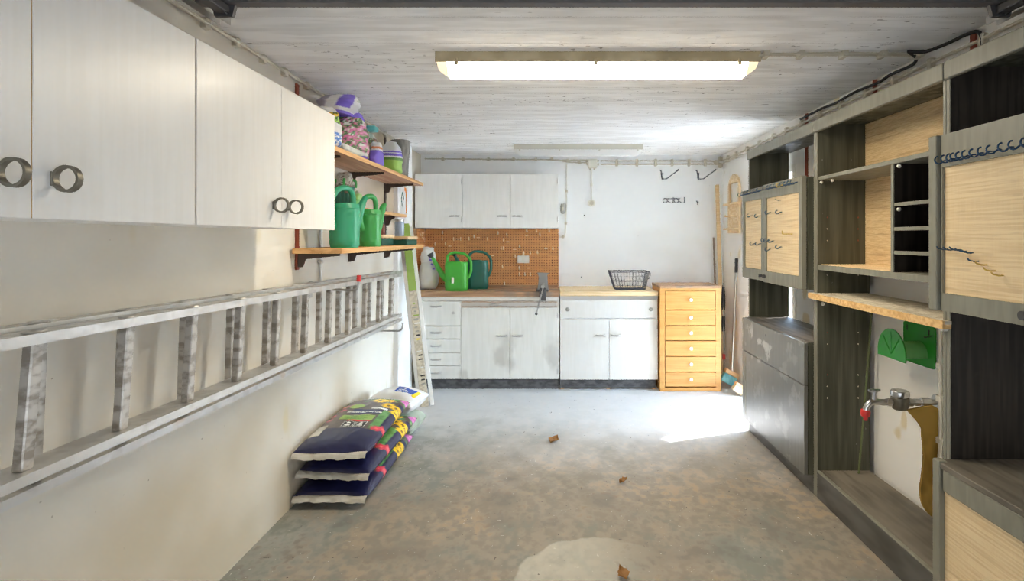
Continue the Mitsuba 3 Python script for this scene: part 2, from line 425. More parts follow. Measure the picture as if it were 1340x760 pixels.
for x, lab in ((-1.15, 'left wall'), (1.53, 'right wall')):
    t = thing('door_track', f'galvanised steel garage door track under the ceiling along the {lab}', 'track')
    u = Polygon([(x - .02, 2.125), (x + .02, 2.125), (x + .02, 2.095), (x + .017, 2.095), (x + .017, 2.122), (x - .017, 2.122), (x - .017, 2.095), (x - .02, 2.095)])
    part(t, 'channel', ext(u, -.2, 2.03, 'y'), m_steel)
    for y in (.4, 1.2, 1.95):
        part(t, 'hanger', bx(x - .012, x + .012, y, y + .03, 2.125, ZC), m_steel)

# ------------------------------------------------------------------ lamps
def fixture(x0, x1, y0, lit, label):
    t = thing('fluorescent_lamp', label, 'lamp')
    W = .165
    body = Polygon([(y0 + .004, ZC), (y0 + W - .004, ZC), (y0 + W, ZC - .046), (y0 + W - .006, ZC - .046), (y0 + W - .006, ZC - .034), (y0 + .006, ZC - .034), (y0 + .006, ZC - .046), (y0, ZC - .046)])
    part(t, 'housing', ext(body, x0, x1, 'x'), m_fixture if lit else m_fixwhite)
    prof = [(y0 + .0065, ZC - .035), (y0 + .026, ZC - .066), (y0 + .050, ZC - .092), (y0 + W - .050, ZC - .092), (y0 + W - .026, ZC - .066), (y0 + W - .0065, ZC - .035)]
    e = .03
    mid = ext(Polygon(prof), x0 + .02 + e, x1 - .02 - e, 'x')
    if lit:
        down = mid.face_normals[:, 2] < -.9
        for nm, f_, g_ in (('diffuser', down, 1.45), ("diffuser_side", ~down, .22)):
            k = part(t, nm, trimesh.Trimesh(mid.vertices, mid.faces[f_], process=False), m_coveroff)
            scene[k]['emitter'] = {'type': 'area', 'radiance': {'type': 'rgb', 'value': [LAMP * g_, LAMP * .88 * g_, LAMP * .68 * g_]}}
    else:
        part(t, 'diffuser', mid, m_coveroff)
    pf = np.array(prof)
    c = np.array([y0 + W / 2, ZC - .06])
    for s, xa, xb in ((-1, x0 + .02 + e, x0 + .004), (1, x1 - .02 - e, x1 - .004)):
        small = np.stack([c[0] + (pf[:, 0] - c[0]) * .82, ZC - .044 + (pf[:, 1] - ZC + .044) * .35], 1)
        A = np.column_stack([np.full(6, xa), pf]); B = np.column_stack([np.full(6, xb), small])
        k = part(t, 'end_cap', trimesh.convex.convex_hull(np.vstack([A, B])), m_cover if lit else m_coveroff)
        if lit:
            scene[k]['emitter'] = {'type': 'area', 'radiance': {'type': 'rgb', 'value': [LAMP * .017, LAMP * .014, LAMP * .0085]}}
    n = 3 if lit else 4
    xs = [x0 + .095, (x0 + x1) / 2 - .01, x1 - .095] if lit else [x0 + .05, x0 + .40, x0 + .75, x1 - .05]
    for x in xs:
        part(t, 'clip', cat([bx(x - .007, x + .007, y0 - .006, y0 + .004, ZC - .06, ZC - .03, .002), bx(x - .007, x + .007, y0 + W - .004, y0 + W + .006, ZC - .06, ZC - .03, .002)]), m_fixture if lit else m_fixwhite)
    return t
fixture(-.528, .917, 2.572, True, 'long lit fluorescent lamp with a yellowed housing, on the ceiling in the foreground')
fixture(-.352, .785, 5.10, False, 'shorter unlit white fluorescent lamp on the ceiling near the back wall')

# ------------------------------------------------------------------ cables and conduits
def clipbox(c, s=(.016, .012, .022)):
    c = np.array(c); s = np.array(s)
    return bx(*np.stack([c - s, c + s], 1).ravel(), .003)
def cable(name, lines, label, category, mat, clips=(), csize=(.016, .012, .022), r=.006, cmat=None):
    t = thing(name, label, category)
    for ln in lines:
        part(t, 'pipe', tube(ln, r, 8), mat, 60)
    for c in clips:
        part(t, 'clip', clipbox(c, csize), cmat or m_pvc)
    return t
ly = [2.18, 2.39, 2.61, 2.82, 3.07, 3.35, 3.62, 3.9, 4.2, 4.5, 4.8, 5.1, 5.4]
cable('conduit', [[(XL + .018, .6, 2.158), (XL + .018, 3.2, 2.157), (XL + .018, 4.775, 2.155)]], 'beige conduit clipped along the top of the left wall above the white cabinets', 'conduit', m_pvc, [(XL + .012, y, 2.156) for y in ly if y < 4.7], (.012, .017, .02), .008)
ry = [1.75, 2.02, 2.25, 2.56, 2.84, 3.09, 3.36, 3.62, 3.9, 4.15, 4.4, 4.7, 5.0, 5.3, 5.55]
cable('conduit', [[(XR - .016, .5, 2.125), (XR - .016, 3., 2.122), (XR - .016, 5.7, 2.115)], [(XR - .016, 2.5, 2.095), (XR - .016, 4, 2.095), (XR - .016, 5.7, 2.09)]], 'pair of beige conduits clipped along the top of the right wall over the shelving', 'conduit', m_pvc, [(XR - .012, y, 2.112) for y in ry], (.012, .015, .032), .0075)
cable('black_cable', [smoothline([(1.55, 2.54, 2.168), (1.60, 2.50, 2.155), (1.645, 2.42, 2.165), (1.655, 2.33, 2.168), (1.657, 2.26, 2.15), (1.658, 2.24, 2.06)]),
                      smoothline([(1.55, 2.54, 2.168), (1.62, 2.60, 2.16), (1.652, 2.68, 2.15), (1.655, 2.85, 2.155), (1.655, 2.97, 2.146), (1.655, 3.2, 2.154), (1.655, 3.4, 2.146), (1.655, 3.62, 2.153), (1.655, 3.9, 2.15)])],
      'black cable looping over the conduits at the top of the right wall', 'cable', m_cable, [], r=.0075)
cable('ceiling_cable', [smoothline([(.90, 2.60, 2.15), (.93, 2.57, 2.163), (1.09, 2.565, 2.165), (1.28, 2.565, 2.168), (1.46, 2.565, 2.166), (1.64, 2.56, 2.166)]), [(.95, 2.60, 2.171), (1.3, 2.60, 2.171), (1.64, 2.60, 2.171)]],
      'twin grey cables clipped to the ceiling from the lit lamp to the right wall', 'cable', m_pvc, [(x, 2.58, 2.166) for x in (.94, 1.095, 1.285, 1.457, 1.62)], (.012, .028, .014), .006)
bz = [(807, 0), (833.5, 0), (858, 0), (879.5, 0), (901.8, 0), (923, 0)]
cable('conduit', [[(.46, YB - .014, 2.118), (1., YB - .014, 2.118), (1.62, YB - .014, 2.116)], [(.46, YB - .014, 2.084), (1., YB - .014, 2.084), (1.62, YB - .014, 2.086)]],
      'pair of conduits on the back wall right of the white junction box', 'conduit', m_pvc, [((p - 725) * 5.745 / 760, YB - .012, 2.10) for p, _ in bz], (.012, .012, .036), .0065)
cable('conduit', [smoothline([(XL + .04, YB - .014, 2.14), (-.9, YB - .014, 2.135), (-.5, YB - .014, 2.132), (-.1, YB - .014, 2.13), (.05, YB - .014, 2.125), (.15, YB - .014, 2.105), (.33, YB - .014, 2.10)]), [(.08, YB - .012, 2.125), (.33, YB - .012, 2.125)]],
      'thin grey cable along the top of the back wall above the white wall cabinets', 'cable', m_pvc, [(x, YB - .012, 2.134) for x in (-1.1, -.9, -.65, -.4, -.18, -.02)] + [(.13, YB - .012, 2.12), (.25, YB - .012, 2.105)], (.012, .012, .018), .0065)
t = thing('junction_box', 'white square electrical junction box at the top of the back wall', 'junction box')
part(t, 'body', bx(.335, .425, YB - .045, YB, 2.045, 2.135, .006), m_ivory)
part(t, 'lid', bx(.341, .419, YB - .05, YB - .045, 2.051, 2.129, .002), m_ivory)
for x, z in ((.325, 2.118), (.325, 2.09), (.435, 2.118), (.435, 2.084), (.36, 2.037), (.40, 2.037)):
    part(t, 'gland', cyl((x - .008, YB - .016, z), (x + .008, YB - .016, z), .011, 10), m_pvc)
cable('socket_cable', [[(.372, YB - .01, 2.03), (.372, YB - .01, 1.735)]], 'thin pale cable from the junction box down to the round socket', 'cable', m_ivory, [(.372, YB - .009, 1.88)], (.012, .009, .012), .005, m_ivory)
t = thing('round_socket', 'small round white socket on the back wall below the junction box', 'socket')
part(t, 'plate', cyl((.372, YB, 1.70), (.372, YB - .03, 1.70), .036, 24), m_ivory, 40)
part(t, 'insert', cyl((.372, YB - .03, 1.70), (.372, YB - .036, 1.70), .022, 20), m_pvc, 40)
cable('switch_cable', [[(.125, YB - .01, 2.09), (.122, YB - .01, 1.7), (.115, YB - .01, 1.40), (.08, YB - .01, 1.365), (.05, YB - .01, 1.365)]], 'thin pale pipe down the back wall beside the white wall cabinets', 'pipe', m_ivory, [(.123, YB - .009, 1.82), (.118, YB - .009, 1.5), (.09, YB - .02, 1.367)], (.014, .012, .012), .005, m_pvc)
t = thing('switch', 'small oval grey switch on the back wall beside the white wall cabinets', 'switch')
part(t, 'body', lathe([(0, -.05), (.02, -.047), (.026, -.03), (.026, .03), (.02, .047), (0, .05)], 16, (.088, YB - .012, 1.645), 1, .8), m_grey, 50)
part(t, 'rocker', bx(.08, .096, YB - .042, YB - .03, 1.625, 1.66, .003), m_pvc)
t = thing('conduit_fitting', 'cluster of beige conduit fittings in the top right corner of the back wall', 'fitting')
for dx, dz in ((0, 0), (.05, .035), (.05, -.03)):
    part(t, 'elbow', cat([ring((XR - .075 + dx * .8, YB - .03, 2.10 + dz), .018, .009, 'y', 14, 8), cyl((XR - .075 + dx * .8, YB, 2.10 + dz), (XR - .075 + dx * .8, YB - .05, 2.10 + dz), .012, 10)]), m_pvc, 50)
for i, y in enumerate((2.31, 3.02, 3.84)):
    where = ('above the nearest bay', 'above the post left of the pigeonholes', 'behind the two-door hanging cabinet')[i]
    t = thing('shelf_standard', f'red vertical shelf rail on the right wall, {where}', 'shelf rail')
    part(t, 'strip', bx(XR - .012, XR, y - .015, y + .015, 1.2, ZC - .005, .002), m_rust)

# ------------------------------------------------------------------ right wall: olive shelving
u = thing('shelving_unit', 'tall dark olive shelving unit with pale wood back panels along the right wall', 'shelving')
P3, P2, P1 = 2.03, 3.047, 4.09
def panel(y0, y1, z0, z1, lab):
    part(u, 'side_panel', cat([bx(SF + .006, SB, y0, y1, z0, z1)]), m_olive, label=lab)
    part(u, 'panel_edge', bx(SF, SF + .006, y0, y1, z0, z1, .002), m_rail)
panel(4.072, 4.092, 0, 1.945, None)
panel(3.047, 3.066, 0, 1.945, None)
panel(3.027, 3.046, .0, 1.945, None)
panel(2.030, 2.047, 0, 1.945, None)
part(u, 'side_panel', bx(SF + .006, SB, 2.01, 2.0285, 0, 1.945), m_black, label='black-brown side panel of the nearest bay')
part(u, 'panel_edge', bx(SF, SF + .006, 2.01, 2.0285, 0, 1.945, .002), m_rail)
for y0, y1 in ((3.05, 4.095), (2.03, 3.045), (.9, 2.026)):
    part(u, 'top_board', bx(SF + .01, SB, y0, y1, 1.945, 1.963), m_olive)
    part(u, 'top_rail', bx(SF - .012, SF + .01, y0, y1, 1.904, 1.966, .003), m_rail)
# bay between the posts: open box with back panel, shelf, divider and pigeonholes
part(u, 'back_panel', bx(1.622, 1.632, 2.048, 3.026, 1.20, 1.944), m_burl, label='pale streaky wood back panel')
part(u, 'shelf', bx(SF + .004, 1.62, 2.048, 3.026, 1.652, 1.671, .002), m_rail)
part(u, 'shelf', bx(SF + .004, 1.62, 2.048, 3.026, 1.188, 1.214), m_rail)
part(u, 'shelf_liner', bx(SF + .02, 1.62, 2.375, 3.02, 1.214, 1.2165), m_pine, label='pale wood lining of the lower shelf')
part(u, 'divider', bx(SF + .010, 1.621, 2.352, 2.369, 1.215, 1.651), m_black, label='black-brown upright divider')
part(u, 'panel_edge', bx(SF + .003, SF + .010, 2.351, 2.370, 1.215, 1.651, .002), m_rail)
part(u, 'pigeonhole_back', bx(1.610, 1.621, 2.048, 2.352, 1.215, 1.651), m_black)
for z in (1.480, 1.382, 1.287):
    part(u, 'pigeonhole_shelf', bx(SF + .012, 1.61, 2.048, 2.351, z, z + .013), m_black)
    part(u, 'panel_edge', bx(SF + .005, SF + .012, 2.048, 2.351, z - .001, z + .014, .002), m_rail)
for y, z in ((3.018, 1.642), (2.90, 1.64), (2.34, 1.642), (2.34, 1.468), (2.06, 1.40), (2.36, 1.665)):
    part(u, 'shelf_pin', trimesh.creation.icosphere(subdivisions=2, radius=.0085).apply_translation((SF + .02, y, z)), m_ivory, True)
part(u, 'base_board', bx(SF + .012, SB, 2.048, 3.026, .118, .142), m_dust, label='dusty brown base shelf')
part(u, 'base_front', bx(SF, SF + .016, 2.048, 3.026, .0, .142, .003), m_base)
part(u, 'base_edge', bx(SF - .003, SF + .014, 2.048, 3.026, .136, .1445, .002), m_rail)
part(u, 'base_front', bx(SF, SF + .016, 3.067, 4.071, 0, .10, .003), m_base)
part(u, 'base_board', bx(SF + .016, SB, 3.067, 4.071, .085, .10), m_olive)
for y in (3.036, 2.029):
    z = 1.04
    k = part(u, 'dowel', cyl((SF + .01, y, z + .0), (SF - .018, y, z + .0), .014, 16), m_ivory, 40, label='cream dowel end on the post')
    part(k, 'screw', cyl((SF - .018, y, z), (SF - .021, y, z), .006, 10), m_brass)
for y0, ys in ((3.027, (1.45, 1.55)), ):
    for x in (1.425, 1.585):
        for z in (1.16, 1.34, 1.40, 1.46, .86, .80, .64, .58, .52):
            part(u, 'peg_hole', cyl((x, 3.0275, z), (x, 3.0255, z), .004, 8), m_chip if rng.random() > .4 else m_rust)
k = part(u, 'corner_mark', cyl((1.40, 3.0272, 1.01), (1.40, 3.024, 1.01), .010, 12), m_ivory)

solo_t = thing('chipboard_shelf', 'loose chipboard plank laid across the open bay below the pigeonholes', 'shelf board')
part(solo_t, 'board', bx(1.375, 1.635, 2.0485, 3.025, 1.053, 1.066), m_chip)
part(solo_t, 'edge', bx(1.345, 1.369, 2.0, 3.06, 1.0535, 1.0655), m_chip)
part(solo_t, 'edge', bx(1.338, 1.345, 2.0, 3.06, 1.037, 1.066), m_chipedge, label='raw orange chipboard edge')
part(solo_t, 'core', bx(1.345, 1.368, 2.0, 3.06, 1.037, 1.0535), m_chipedge)
part(solo_t, 'core', bx(1.375, 1.635, 2.0485, 3.025, 1.037, 1.053), m_chipedge)

def cup_hook(x, y, z, r=.012, t=.0022, dy=0.0):
    """screwed into a face at x, its ring out towards -x in the x-z plane"""
    a = np.linspace(-.15 * np.pi, -1.5 * np.pi, 14)
    c = np.array([x - .016 - r, y, z])
    arc = c + np.stack([r * np.cos(a), dy * np.linspace(0, 1, 14), r * np.sin(a)], 1)
    return tube(np.vstack([[x + .003, y, z], [x - .008, y, z], arc]), t, 6)
def pin_hook(x, y, z, l=.034, t=.002):
    return tube([(x + .003, y, z), (x - l * .4, y, z - .001), (x - l * .85, y, z + .003), (x - l, y, z + .009)], t, 6)

def framed_door(parent, y0, y1, z0, z1, x, name='door', fw=.045, top=None, bot=None, mat=None, label=None):
    """door in the plane x; returns key of the door (its frame), with an inset wood panel"""
    top, bot = top or fw, bot or fw
    o = sbox(y0, z0, y1, z1) - sbox(y0 + fw, z0 + bot, y1 - fw, z1 - top)
    k = part(parent, name, ext(o, x, x + .022, 'x'), m_rail, label=label)
    part(k, 'inset_panel', bx(x + .008, x + .016, y0 + fw, y1 - fw, z0 + bot, z1 - top), mat or m_burlap, label='pale woven-look wood panel')
    part(k, 'frame_bead', bx(x - .003, x, y0, y0 + .008, z0, z1, .001), m_rail)
    return k
def onX(px, py, X):
    Y = 760 * X / (px - 725)
    return Y, 1.35 - (py - 312) * Y / 760

# hanging cabinet in the far bay
h = thing('hanging_cabinet', 'olive hanging cabinet with two pale doors dotted with blue hooks', 'cabinet')
HX = 1.32
part(h, 'body', cat([bx(HX + .023, SB, 3.068, 3.086, 1.078, 1.678), bx(HX + .023, SB, 4.052, 4.070, 1.078, 1.678), bx(HX + .023, SB, 3.086, 4.052, 1.66, 1.678), bx(HX + .023, SB, 3.086, 4.052, 1.078, 1.096), bx(SB - .01, SB, 3.086, 4.052, 1.096, 1.66)]), m_olive)
d1 = framed_door(h, 3.660, 4.068, 1.082, 1.680, HX, fw=.042, top=.075, bot=.07)
d2 = framed_door(h, 3.078, 3.652, 1.078, 1.684, HX - .004, fw=.046, top=.085, bot=.07)
for d, y, x in ((d1, 3.69, HX), (d2, 3.62, HX - .004)):
    part(d, 'lock', cat([cyl((x, y, 1.115), (x - .012, y, 1.115), .009, 12), bx(x - .02, x - .012, y - .004, y + .004, 1.105, 1.122)]), m_dsteel)
for i in range(8):
    px = 965 + i * 4.2
    y, z = onX(px, 256 - i * 1.05, HX - .015)
    y = min(y, 4.05)
    part(d1, 'cup_hook', cup_hook(HX, y, z, .011, .0028, .004), m_blue)
for i in range(9):
    px = 1004 + i * 4.6
    y, z = onX(px, 246 - i * .95, HX - .015)
    part(d2, 'cup_hook', cup_hook(HX - .004, y, z, .011, .0028, .004), m_blue if i != 4 else m_gold)
for px, py in ((981, 282), (991, 282.5), (985, 318.8), (992, 318.8)):
    y, z = onX(px, py, HX - .01)
    part(d1, 'cup_hook', cup_hook(HX + .008, y, z, .010, .0028), m_blue)
for px, py in ((1006, 278), (1020, 277.5), (1000.5, 314), (1004, 314.5), (1010, 315), (1006, 326), (1020, 323)):
    y, z = onX(px, py, HX - .01)
    part(d2, 'cup_hook', cup_hook(HX + .004, y, z, .0105, .003), m_blue)
y, z = onX(1021, 262, HX)
part(d2, 'pin_hook', pin_hook(HX + .004, y, z), m_blue)
y, z = onX(1036, 306, HX)
part(d2, 'angle_hook', tube([(HX + .006, y, z), (HX - .05, y + .002, z), (HX - .052, y + .002, z + .005), (HX - .052, y + .002, z + .018)], .0032, 6), m_gold, label='yellow plastic angle hook')

# fold-front cabinet below it
s = thing('fold_front_cabinet', 'grey scuffed fold-front cabinet at floor level in the far bay', 'cabinet')
part(s, 'body', cat([bx(HX + .022, SB, 3.068, 3.088, .101, .80), bx(HX + .022, SB, 4.05, 4.07, .101, .80), bx(HX + .022, SB, 3.088, 4.05, .101, .12), bx(SB - .012, SB, 3.088, 4.05, .12, .78)]), m_olive)
part(s, 'top', bx(HX + .018, SB, 3.068, 4.07, .78, .801, .002), m_dust, label='dusty brown top')
k = part(s, 'flap', bx(HX, HX + .02, 3.064, 4.071, .575, .798, .003), m_secr, label='scuffed grey upper flap')
part(k, 'keyhole', cyl((HX + .004, 3.62, .745), (HX - .001, 3.62, .745), .008, 12), m_blackp)
k = part(s, 'flap', bx(HX, HX + .02, 3.064, 4.071, .10, .572, .003), m_secr, label='scuffed grey lower flap')
part(k, 'edge_strip', bx(HX - .002, HX, 4.0, 4.006, .14, .53), m_rail)

# near bay: hanging cabinet C and base cabinet
h = thing('hanging_cabinet', 'olive hanging cabinet with one wide pale door and a long row of cup hooks', 'cabinet')
part(h, 'body', cat([bx(HX + .03, SB, 1.99, 2.009, 1.107, 1.70), bx(HX + .03, SB, .95, 1.99, 1.107, 1.125), bx(HX + .03, SB, .95, 1.99, 1.682, 1.70), bx(HX + .03, SB, .93, .95, 1.107, 1.70), bx(SB - .01, SB, .95, 1.99, 1.125, 1.682)]), m_olive)
part(h, 'stile', bx(HX - .012, HX + .02, 1.987, 2.03, 1.104, 1.703, .003), m_rail)
o = sbox(.93, 1.105, 1.981, 1.702) - sbox(.98, 1.165, 1.975, 1.592)
d = part(h, 'door', ext(o, HX, HX + .024, 'x'), m_rail)
part(d, 'inset_panel', bx(HX + .009, HX + .018, .98, 1.975, 1.165, 1.592), m_burlap, label='pale woven-look wood panel')
for px in (1226.5, 1234.5, 1241.7, 1246.8, 1254, 1262, 1272, 1283, 1294.6, 1310, 1323.6, 1339.6, 1356, 1375):
    y = 760 * 1.285 / (px - 725)
    part(d, 'cup_hook', cup_hook(HX, y, 1.613, .0125, .0026, .006), m_blue)
for i, (zx, zy) in enumerate(((75, 93), (125, 97), (175, 97), (220, 108), (270, 120), (315, 185), (375, 212), (440, 258), (500, 293))):
    y, z = onX(1220 + zx / 5.85, 310 + zy / 5.85, HX - .008)
    part(d, 'pin_hook', pin_hook(HX + .009, y, z, .036, .0024), m_blue if i < 6 else m_gold)
k = part(d, 'lock_disc', cyl((HX, 1.635, 1.133), (HX - .006, 1.635, 1.133), .013, 18), m_dsteel)
b = thing('base_cabinet', 'low olive base cabinet with a pale woven-look front panel, in the nearest bay', 'cabinet')
part(b, 'top', bx(HX - .006, SB, .95, 2.009, .568, .588, .003), m_dust, label='dusty dark top')
part(b, 'stile', bx(HX - .010, HX + .02, 1.975, 2.012, 0, .592, .003), m_rail)
part(b, 'top_rail', bx(HX - .004, HX + .02, .95, 1.968, .495, .568, .003), m_rail)
part(b, 'panel', bx(HX + .008, HX + .018, .95, 1.975, .05, .495), m_burlap, label='pale woven-look wood panel')
part(b, 'body', cat([bx(HX + .02, SB, 1.985, 2.006, 0, .567), bx(HX + .02, SB, .95, 1.985, .03, .05), bx(HX + .02, SB, .93, .95, 0, .567)]), m_olive)

# things in the open bay
t = thing('hose_holder', 'green plastic garden hose holder hanging on the right wall above the tap', 'hose holder')
yc, zc = 2.65, .875
bp = rrect(yc - .115, yc + .115, zc - .10, zc + .085, .015)
part(t, 'back_plate', ext(bp, XR - .012, XR - .006, 'x'), m_holder)
half = Polygon([(.108 * math.cos(a), .108 * math.sin(a) * 1.05) for a in np.linspace(-.18, math.pi + .18, 24)])
half = affinity.translate(half, yc - .03, zc - .045)
part(t, 'front_flange', ext(half, XR - .155, XR - .149, 'x'), m_holder)
arc = [(.056 * math.cos(a), .058 * math.sin(a)) for a in np.linspace(-.15, math.pi + .15, 18)]
arc2 = [(.050 * math.cos(a), .052 * math.sin(a)) for a in np.linspace(math.pi + .15, -.15, 18)]
sad = affinity.translate(Polygon(arc + arc2), yc - .01, zc - .05)
part(t, 'saddle', ext(sad, XR - .149, XR - .012, 'x'), m_holderlite, 40)
for a in (.28, .5, .72):
    a *= math.pi
    c = np.array([yc - .03, zc - .045])
    p1 = c + .1 * np.array([math.cos(a), math.sin(a)])
    part(t, 'rib', tube([(XR - .156, c[0], c[1]), (XR - .156, p1[0], p1[1])], .003, 6), m_holder)
for y in (yc - .075, yc + .085):
    part(t, 'hook_slot', bx(XR - .0125, XR - .0115, y - .004, y + .004, zc + .045, zc + .07), m_blackprint)
solo('nail', tube([(XR, 2.555, .925), (XR - .05, 2.548, .915), (XR - .055, 2.54, .922)], .0022, 6), m_dsteel, 'bent nail in the right wall holding the green hose holder', 'nail')

t = thing('water_tap', 'chrome water tap with meter and red hose coupling on the right wall', 'tap')
Y, Z = 2.53, .637
part(t, 'flange', cyl((XR, Y, Z), (XR - .012, Y, Z), .034, 20), m_steel, 40)
part(t, 'pipe', cyl((XR - .012, Y, Z), (1.43, Y, Z), .0115, 12), m_steel, 40)
for x0, x1, r in ((1.635, 1.60, .021), (1.592, 1.57, .016), (1.56, 1.545, .018), (1.468, 1.448, .018), (1.445, 1.425, .014)):
    part(t, 'nut', cyl((x0, Y, Z), (x1, Y, Z), r, 6), m_steel)
k = part(t, 'meter_body', lathe([(0, -.03), (.028, -.03), (.036, -.012), (.036, .022), (.032, .026), (0, .026)], 24, (1.507, Y, Z)), m_brass, 40, label='brass water meter body')
part(k, 'meter_cap', lathe([(.036, .026), (.038, .03), (.038, .046), (.034, .052), (0, .052)], 24, (1.507, Y, Z)), m_plate, 40)
part(t, 'tap_body', tube(smoothline([(1.43, Y, Z), (1.40, Y, Z + .002), (1.378, Y, Z - .002), (1.362, Y, Z - .022), (1.358, Y, Z - .04)]), .0135, 12), m_plate, 50)
k = part(t, 'stem', cyl((1.395, Y, Z + .01), (1.395, Y, Z + .048), .010, 12), m_plate, 40)
part(k, 'handle', cat([cyl((1.37, Y, Z + .052), (1.42, Y, Z + .052), .006, 8), cyl((1.395, Y - .02, Z + .052), (1.395, Y + .02, Z + .052), .006, 8)]), m_plate, 40)
part(t, 'hose_coupling', lathe([(0, -.078), (.009, -.078), (.010, -.062), (.018, -.060), (.021, -.045), (.018, -.032), (0, -.032)], 16, (1.357, Y, Z)), m_red, 40, label='red plastic hose coupling')
# leather-like flap hanging from the pipe
out = [(1.52, .612), (1.66, .615), (1.665, .40), (1.665, .16), (1.66, .147), (1.635, .148), (1.60, .175), (1.572, .22), (1.565, .28), (1.578, .35), (1.592, .42), (1.588, .50), (1.585, .535), (1.545, .585)]
pts = Polygon(out)
pts = Polygon(smoothline(np.vstack([out, out[:1]]), 4))
fl = ext(pts, 2.512, 2.524, 'y').subdivide_to_size(.03)
v = fl.vertices.copy()
v[:, 1] += -.022 * np.sin((v[:, 0] - 1.55) * 22 + v[:, 2] * 5) * np.clip((.62 - v[:, 2]) / .2, 0, 1) - .012
fl = trimesh.Trimesh(v, fl.faces)
solo('leather_flap', fl, m_must, 'mustard brown suede-like sheet hanging below the water tap pipe beside the post', 'leather', smooth=40)
solo('cane', tube([(1.566, 2.985, .144), (1.60, 2.99, .50), (1.645, 3.0, 1.03)], .0055, 8), m_cane, 'thin green cane leaning in the corner of the open bay behind the tap', 'cane', smooth=40)
cable('conduit', [[(XR - .012, 2.50, .16), (XR - .012, 2.50, 1.0)]], 'pale upright conduit on the right wall beside the leather sheet', 'conduit', m_ivory, [(XR - .012, 2.50, z) for z in (.30, .48, .66, .80)], (.012, .016, .014), .008, m_ivory)

# right end of the room: wall rack, brooms, battens
t = thing('wall_rack', 'pale wooden wall rack with an arched top on the right wall beside the shelving', 'rack')
arch = Polygon([(5.17, 1.40), (5.50, 1.40), (5.50, 1.80)] + [(5.335 + .165 * math.cos(a), 1.80 + .14 * math.sin(a)) for a in np.linspace(0, math.pi, 14)] + [(5.17, 1.80)])
hole = sbox(5.22, 1.70, 5.44, 1.84).buffer(.02)
part(t, 'board', ext(arch - hole, XR - .03, XR - .012, 'x'), m_pine)
part(t, 'back_batten', cat([bx(XR - .012, XR, 5.2, 5.47, 1.45, 1.49), bx(XR - .012, XR, 5.2, 5.47, 1.64, 1.68)]), m_pine)
for z in (1.43, 1.66):
    part(t, 'ledge', bx(XR - .075, XR - .03, 5.16, 5.51, z, z + .016, .003), m_pine)
for y in (5.24, 5.43):
    part(t, 'peg', cyl((XR - .03, y, 1.55), (XR - .08, y, 1.56), .008, 10), m_pine, 40)
t = thing('wooden_batten', 'wide pale wooden batten leaning in the right back corner behind the chest of drawers', 'batten')
def bar(p0, p1, w, d, dirx=(1, 0, 0)):
    p0, p1 = np.array(p0, float), np.array(p1, float)
    z = p1 - p0; L = np.linalg.norm(z); z /= L
    x = np.array(dirx, float); x -= z * x.dot(z); x /= np.linalg.norm(x)
    y = np.cross(z, x)
    m = bx(-w / 2, w / 2, -d / 2, d / 2, 0, L, .002)
    Mx = np.eye(4); Mx[:3, 0], Mx[:3, 1], Mx[:3, 2], Mx[:3, 3] = x, y, z, p0
    m.apply_transform(Mx)
    return m
part(t, 'strip', bar((1.63, 5.60, .01), (1.61, 5.735, 1.88), .035, .018), m_pine)
solo('wooden_batten', bar((1.585, 5.62, .01), (1.578, 5.74, 1.36), .016, .014), m_counter, 'short thin brown batten leaning in the right back corner beside the wide pale batten', 'batten')
def broom(name, label, foot, top, headmat, hw, hh, brist):
    pass
t = thing('broom', 'broom with teal bristles standing against the right wall beside the chest of drawers', 'broom')
part(t, 'handle', tube([(1.60, 5.22, .15), (1.655, 5.28, 1.05)], .011, 10), m_steel, 40)
part(t, 'grip', tube([(1.655, 5.28, 1.04), (1.66, 5.285, 1.17)], .014, 10), m_blackp, 40)
hd = xf(bx(-.068, .068, -.03, .03, -.02, .02, .008), ry=.5, at=(1.597, 5.22, .14))
part(t, 'head', hd, m_broomwood)
br = xf(bx(-.064, .064, -.028, .028, -.10, -.02, .004), ry=.5, at=(1.597, 5.22, .14))
part(t, 'bristles', br, m_tealb)
t = thing('hand_brush', 'worn beige brush on the floor beside the teal broom', 'brush')
part(t, 'head', xf(bx(-.05, .05, -.03, .03, -.012, .012, .006), ry=.6, at=(1.60, 4.99, .085)), m_broomwood)
part(t, 'bristles', xf(bx(-.045, .045, -.028, .028, -.065, -.012, .004), ry=.6, at=(1.60, 4.99, .085)), m_beigeb)
t = thing('long_tool', 'grey pole with black grips and red band beside the chest of drawers', 'tool')
part(t, 'pole', tube([(1.588, 5.42, .01), (1.592, 5.46, .93)], .008, 8), m_grey, 40)
part(t, 'grip', tube([(1.5915, 5.458, .68), (1.5925, 5.46, .74), (1.5925, 5.46, .84), (1.592, 5.461, .90), (1.592, 5.461, .935)], [.016, .018, .016, .010, .006], 10), m_blackp, 40)
part(t, 'grip', tube([(1.590, 5.45, .48), (1.591, 5.452, .62)], .016, 10), m_blackp, 40)
part(t, 'tip', tube([(1.589, 5.43, .22), (1.589, 5.432, .27)], .014, 10), m_red, 40, label='red band')

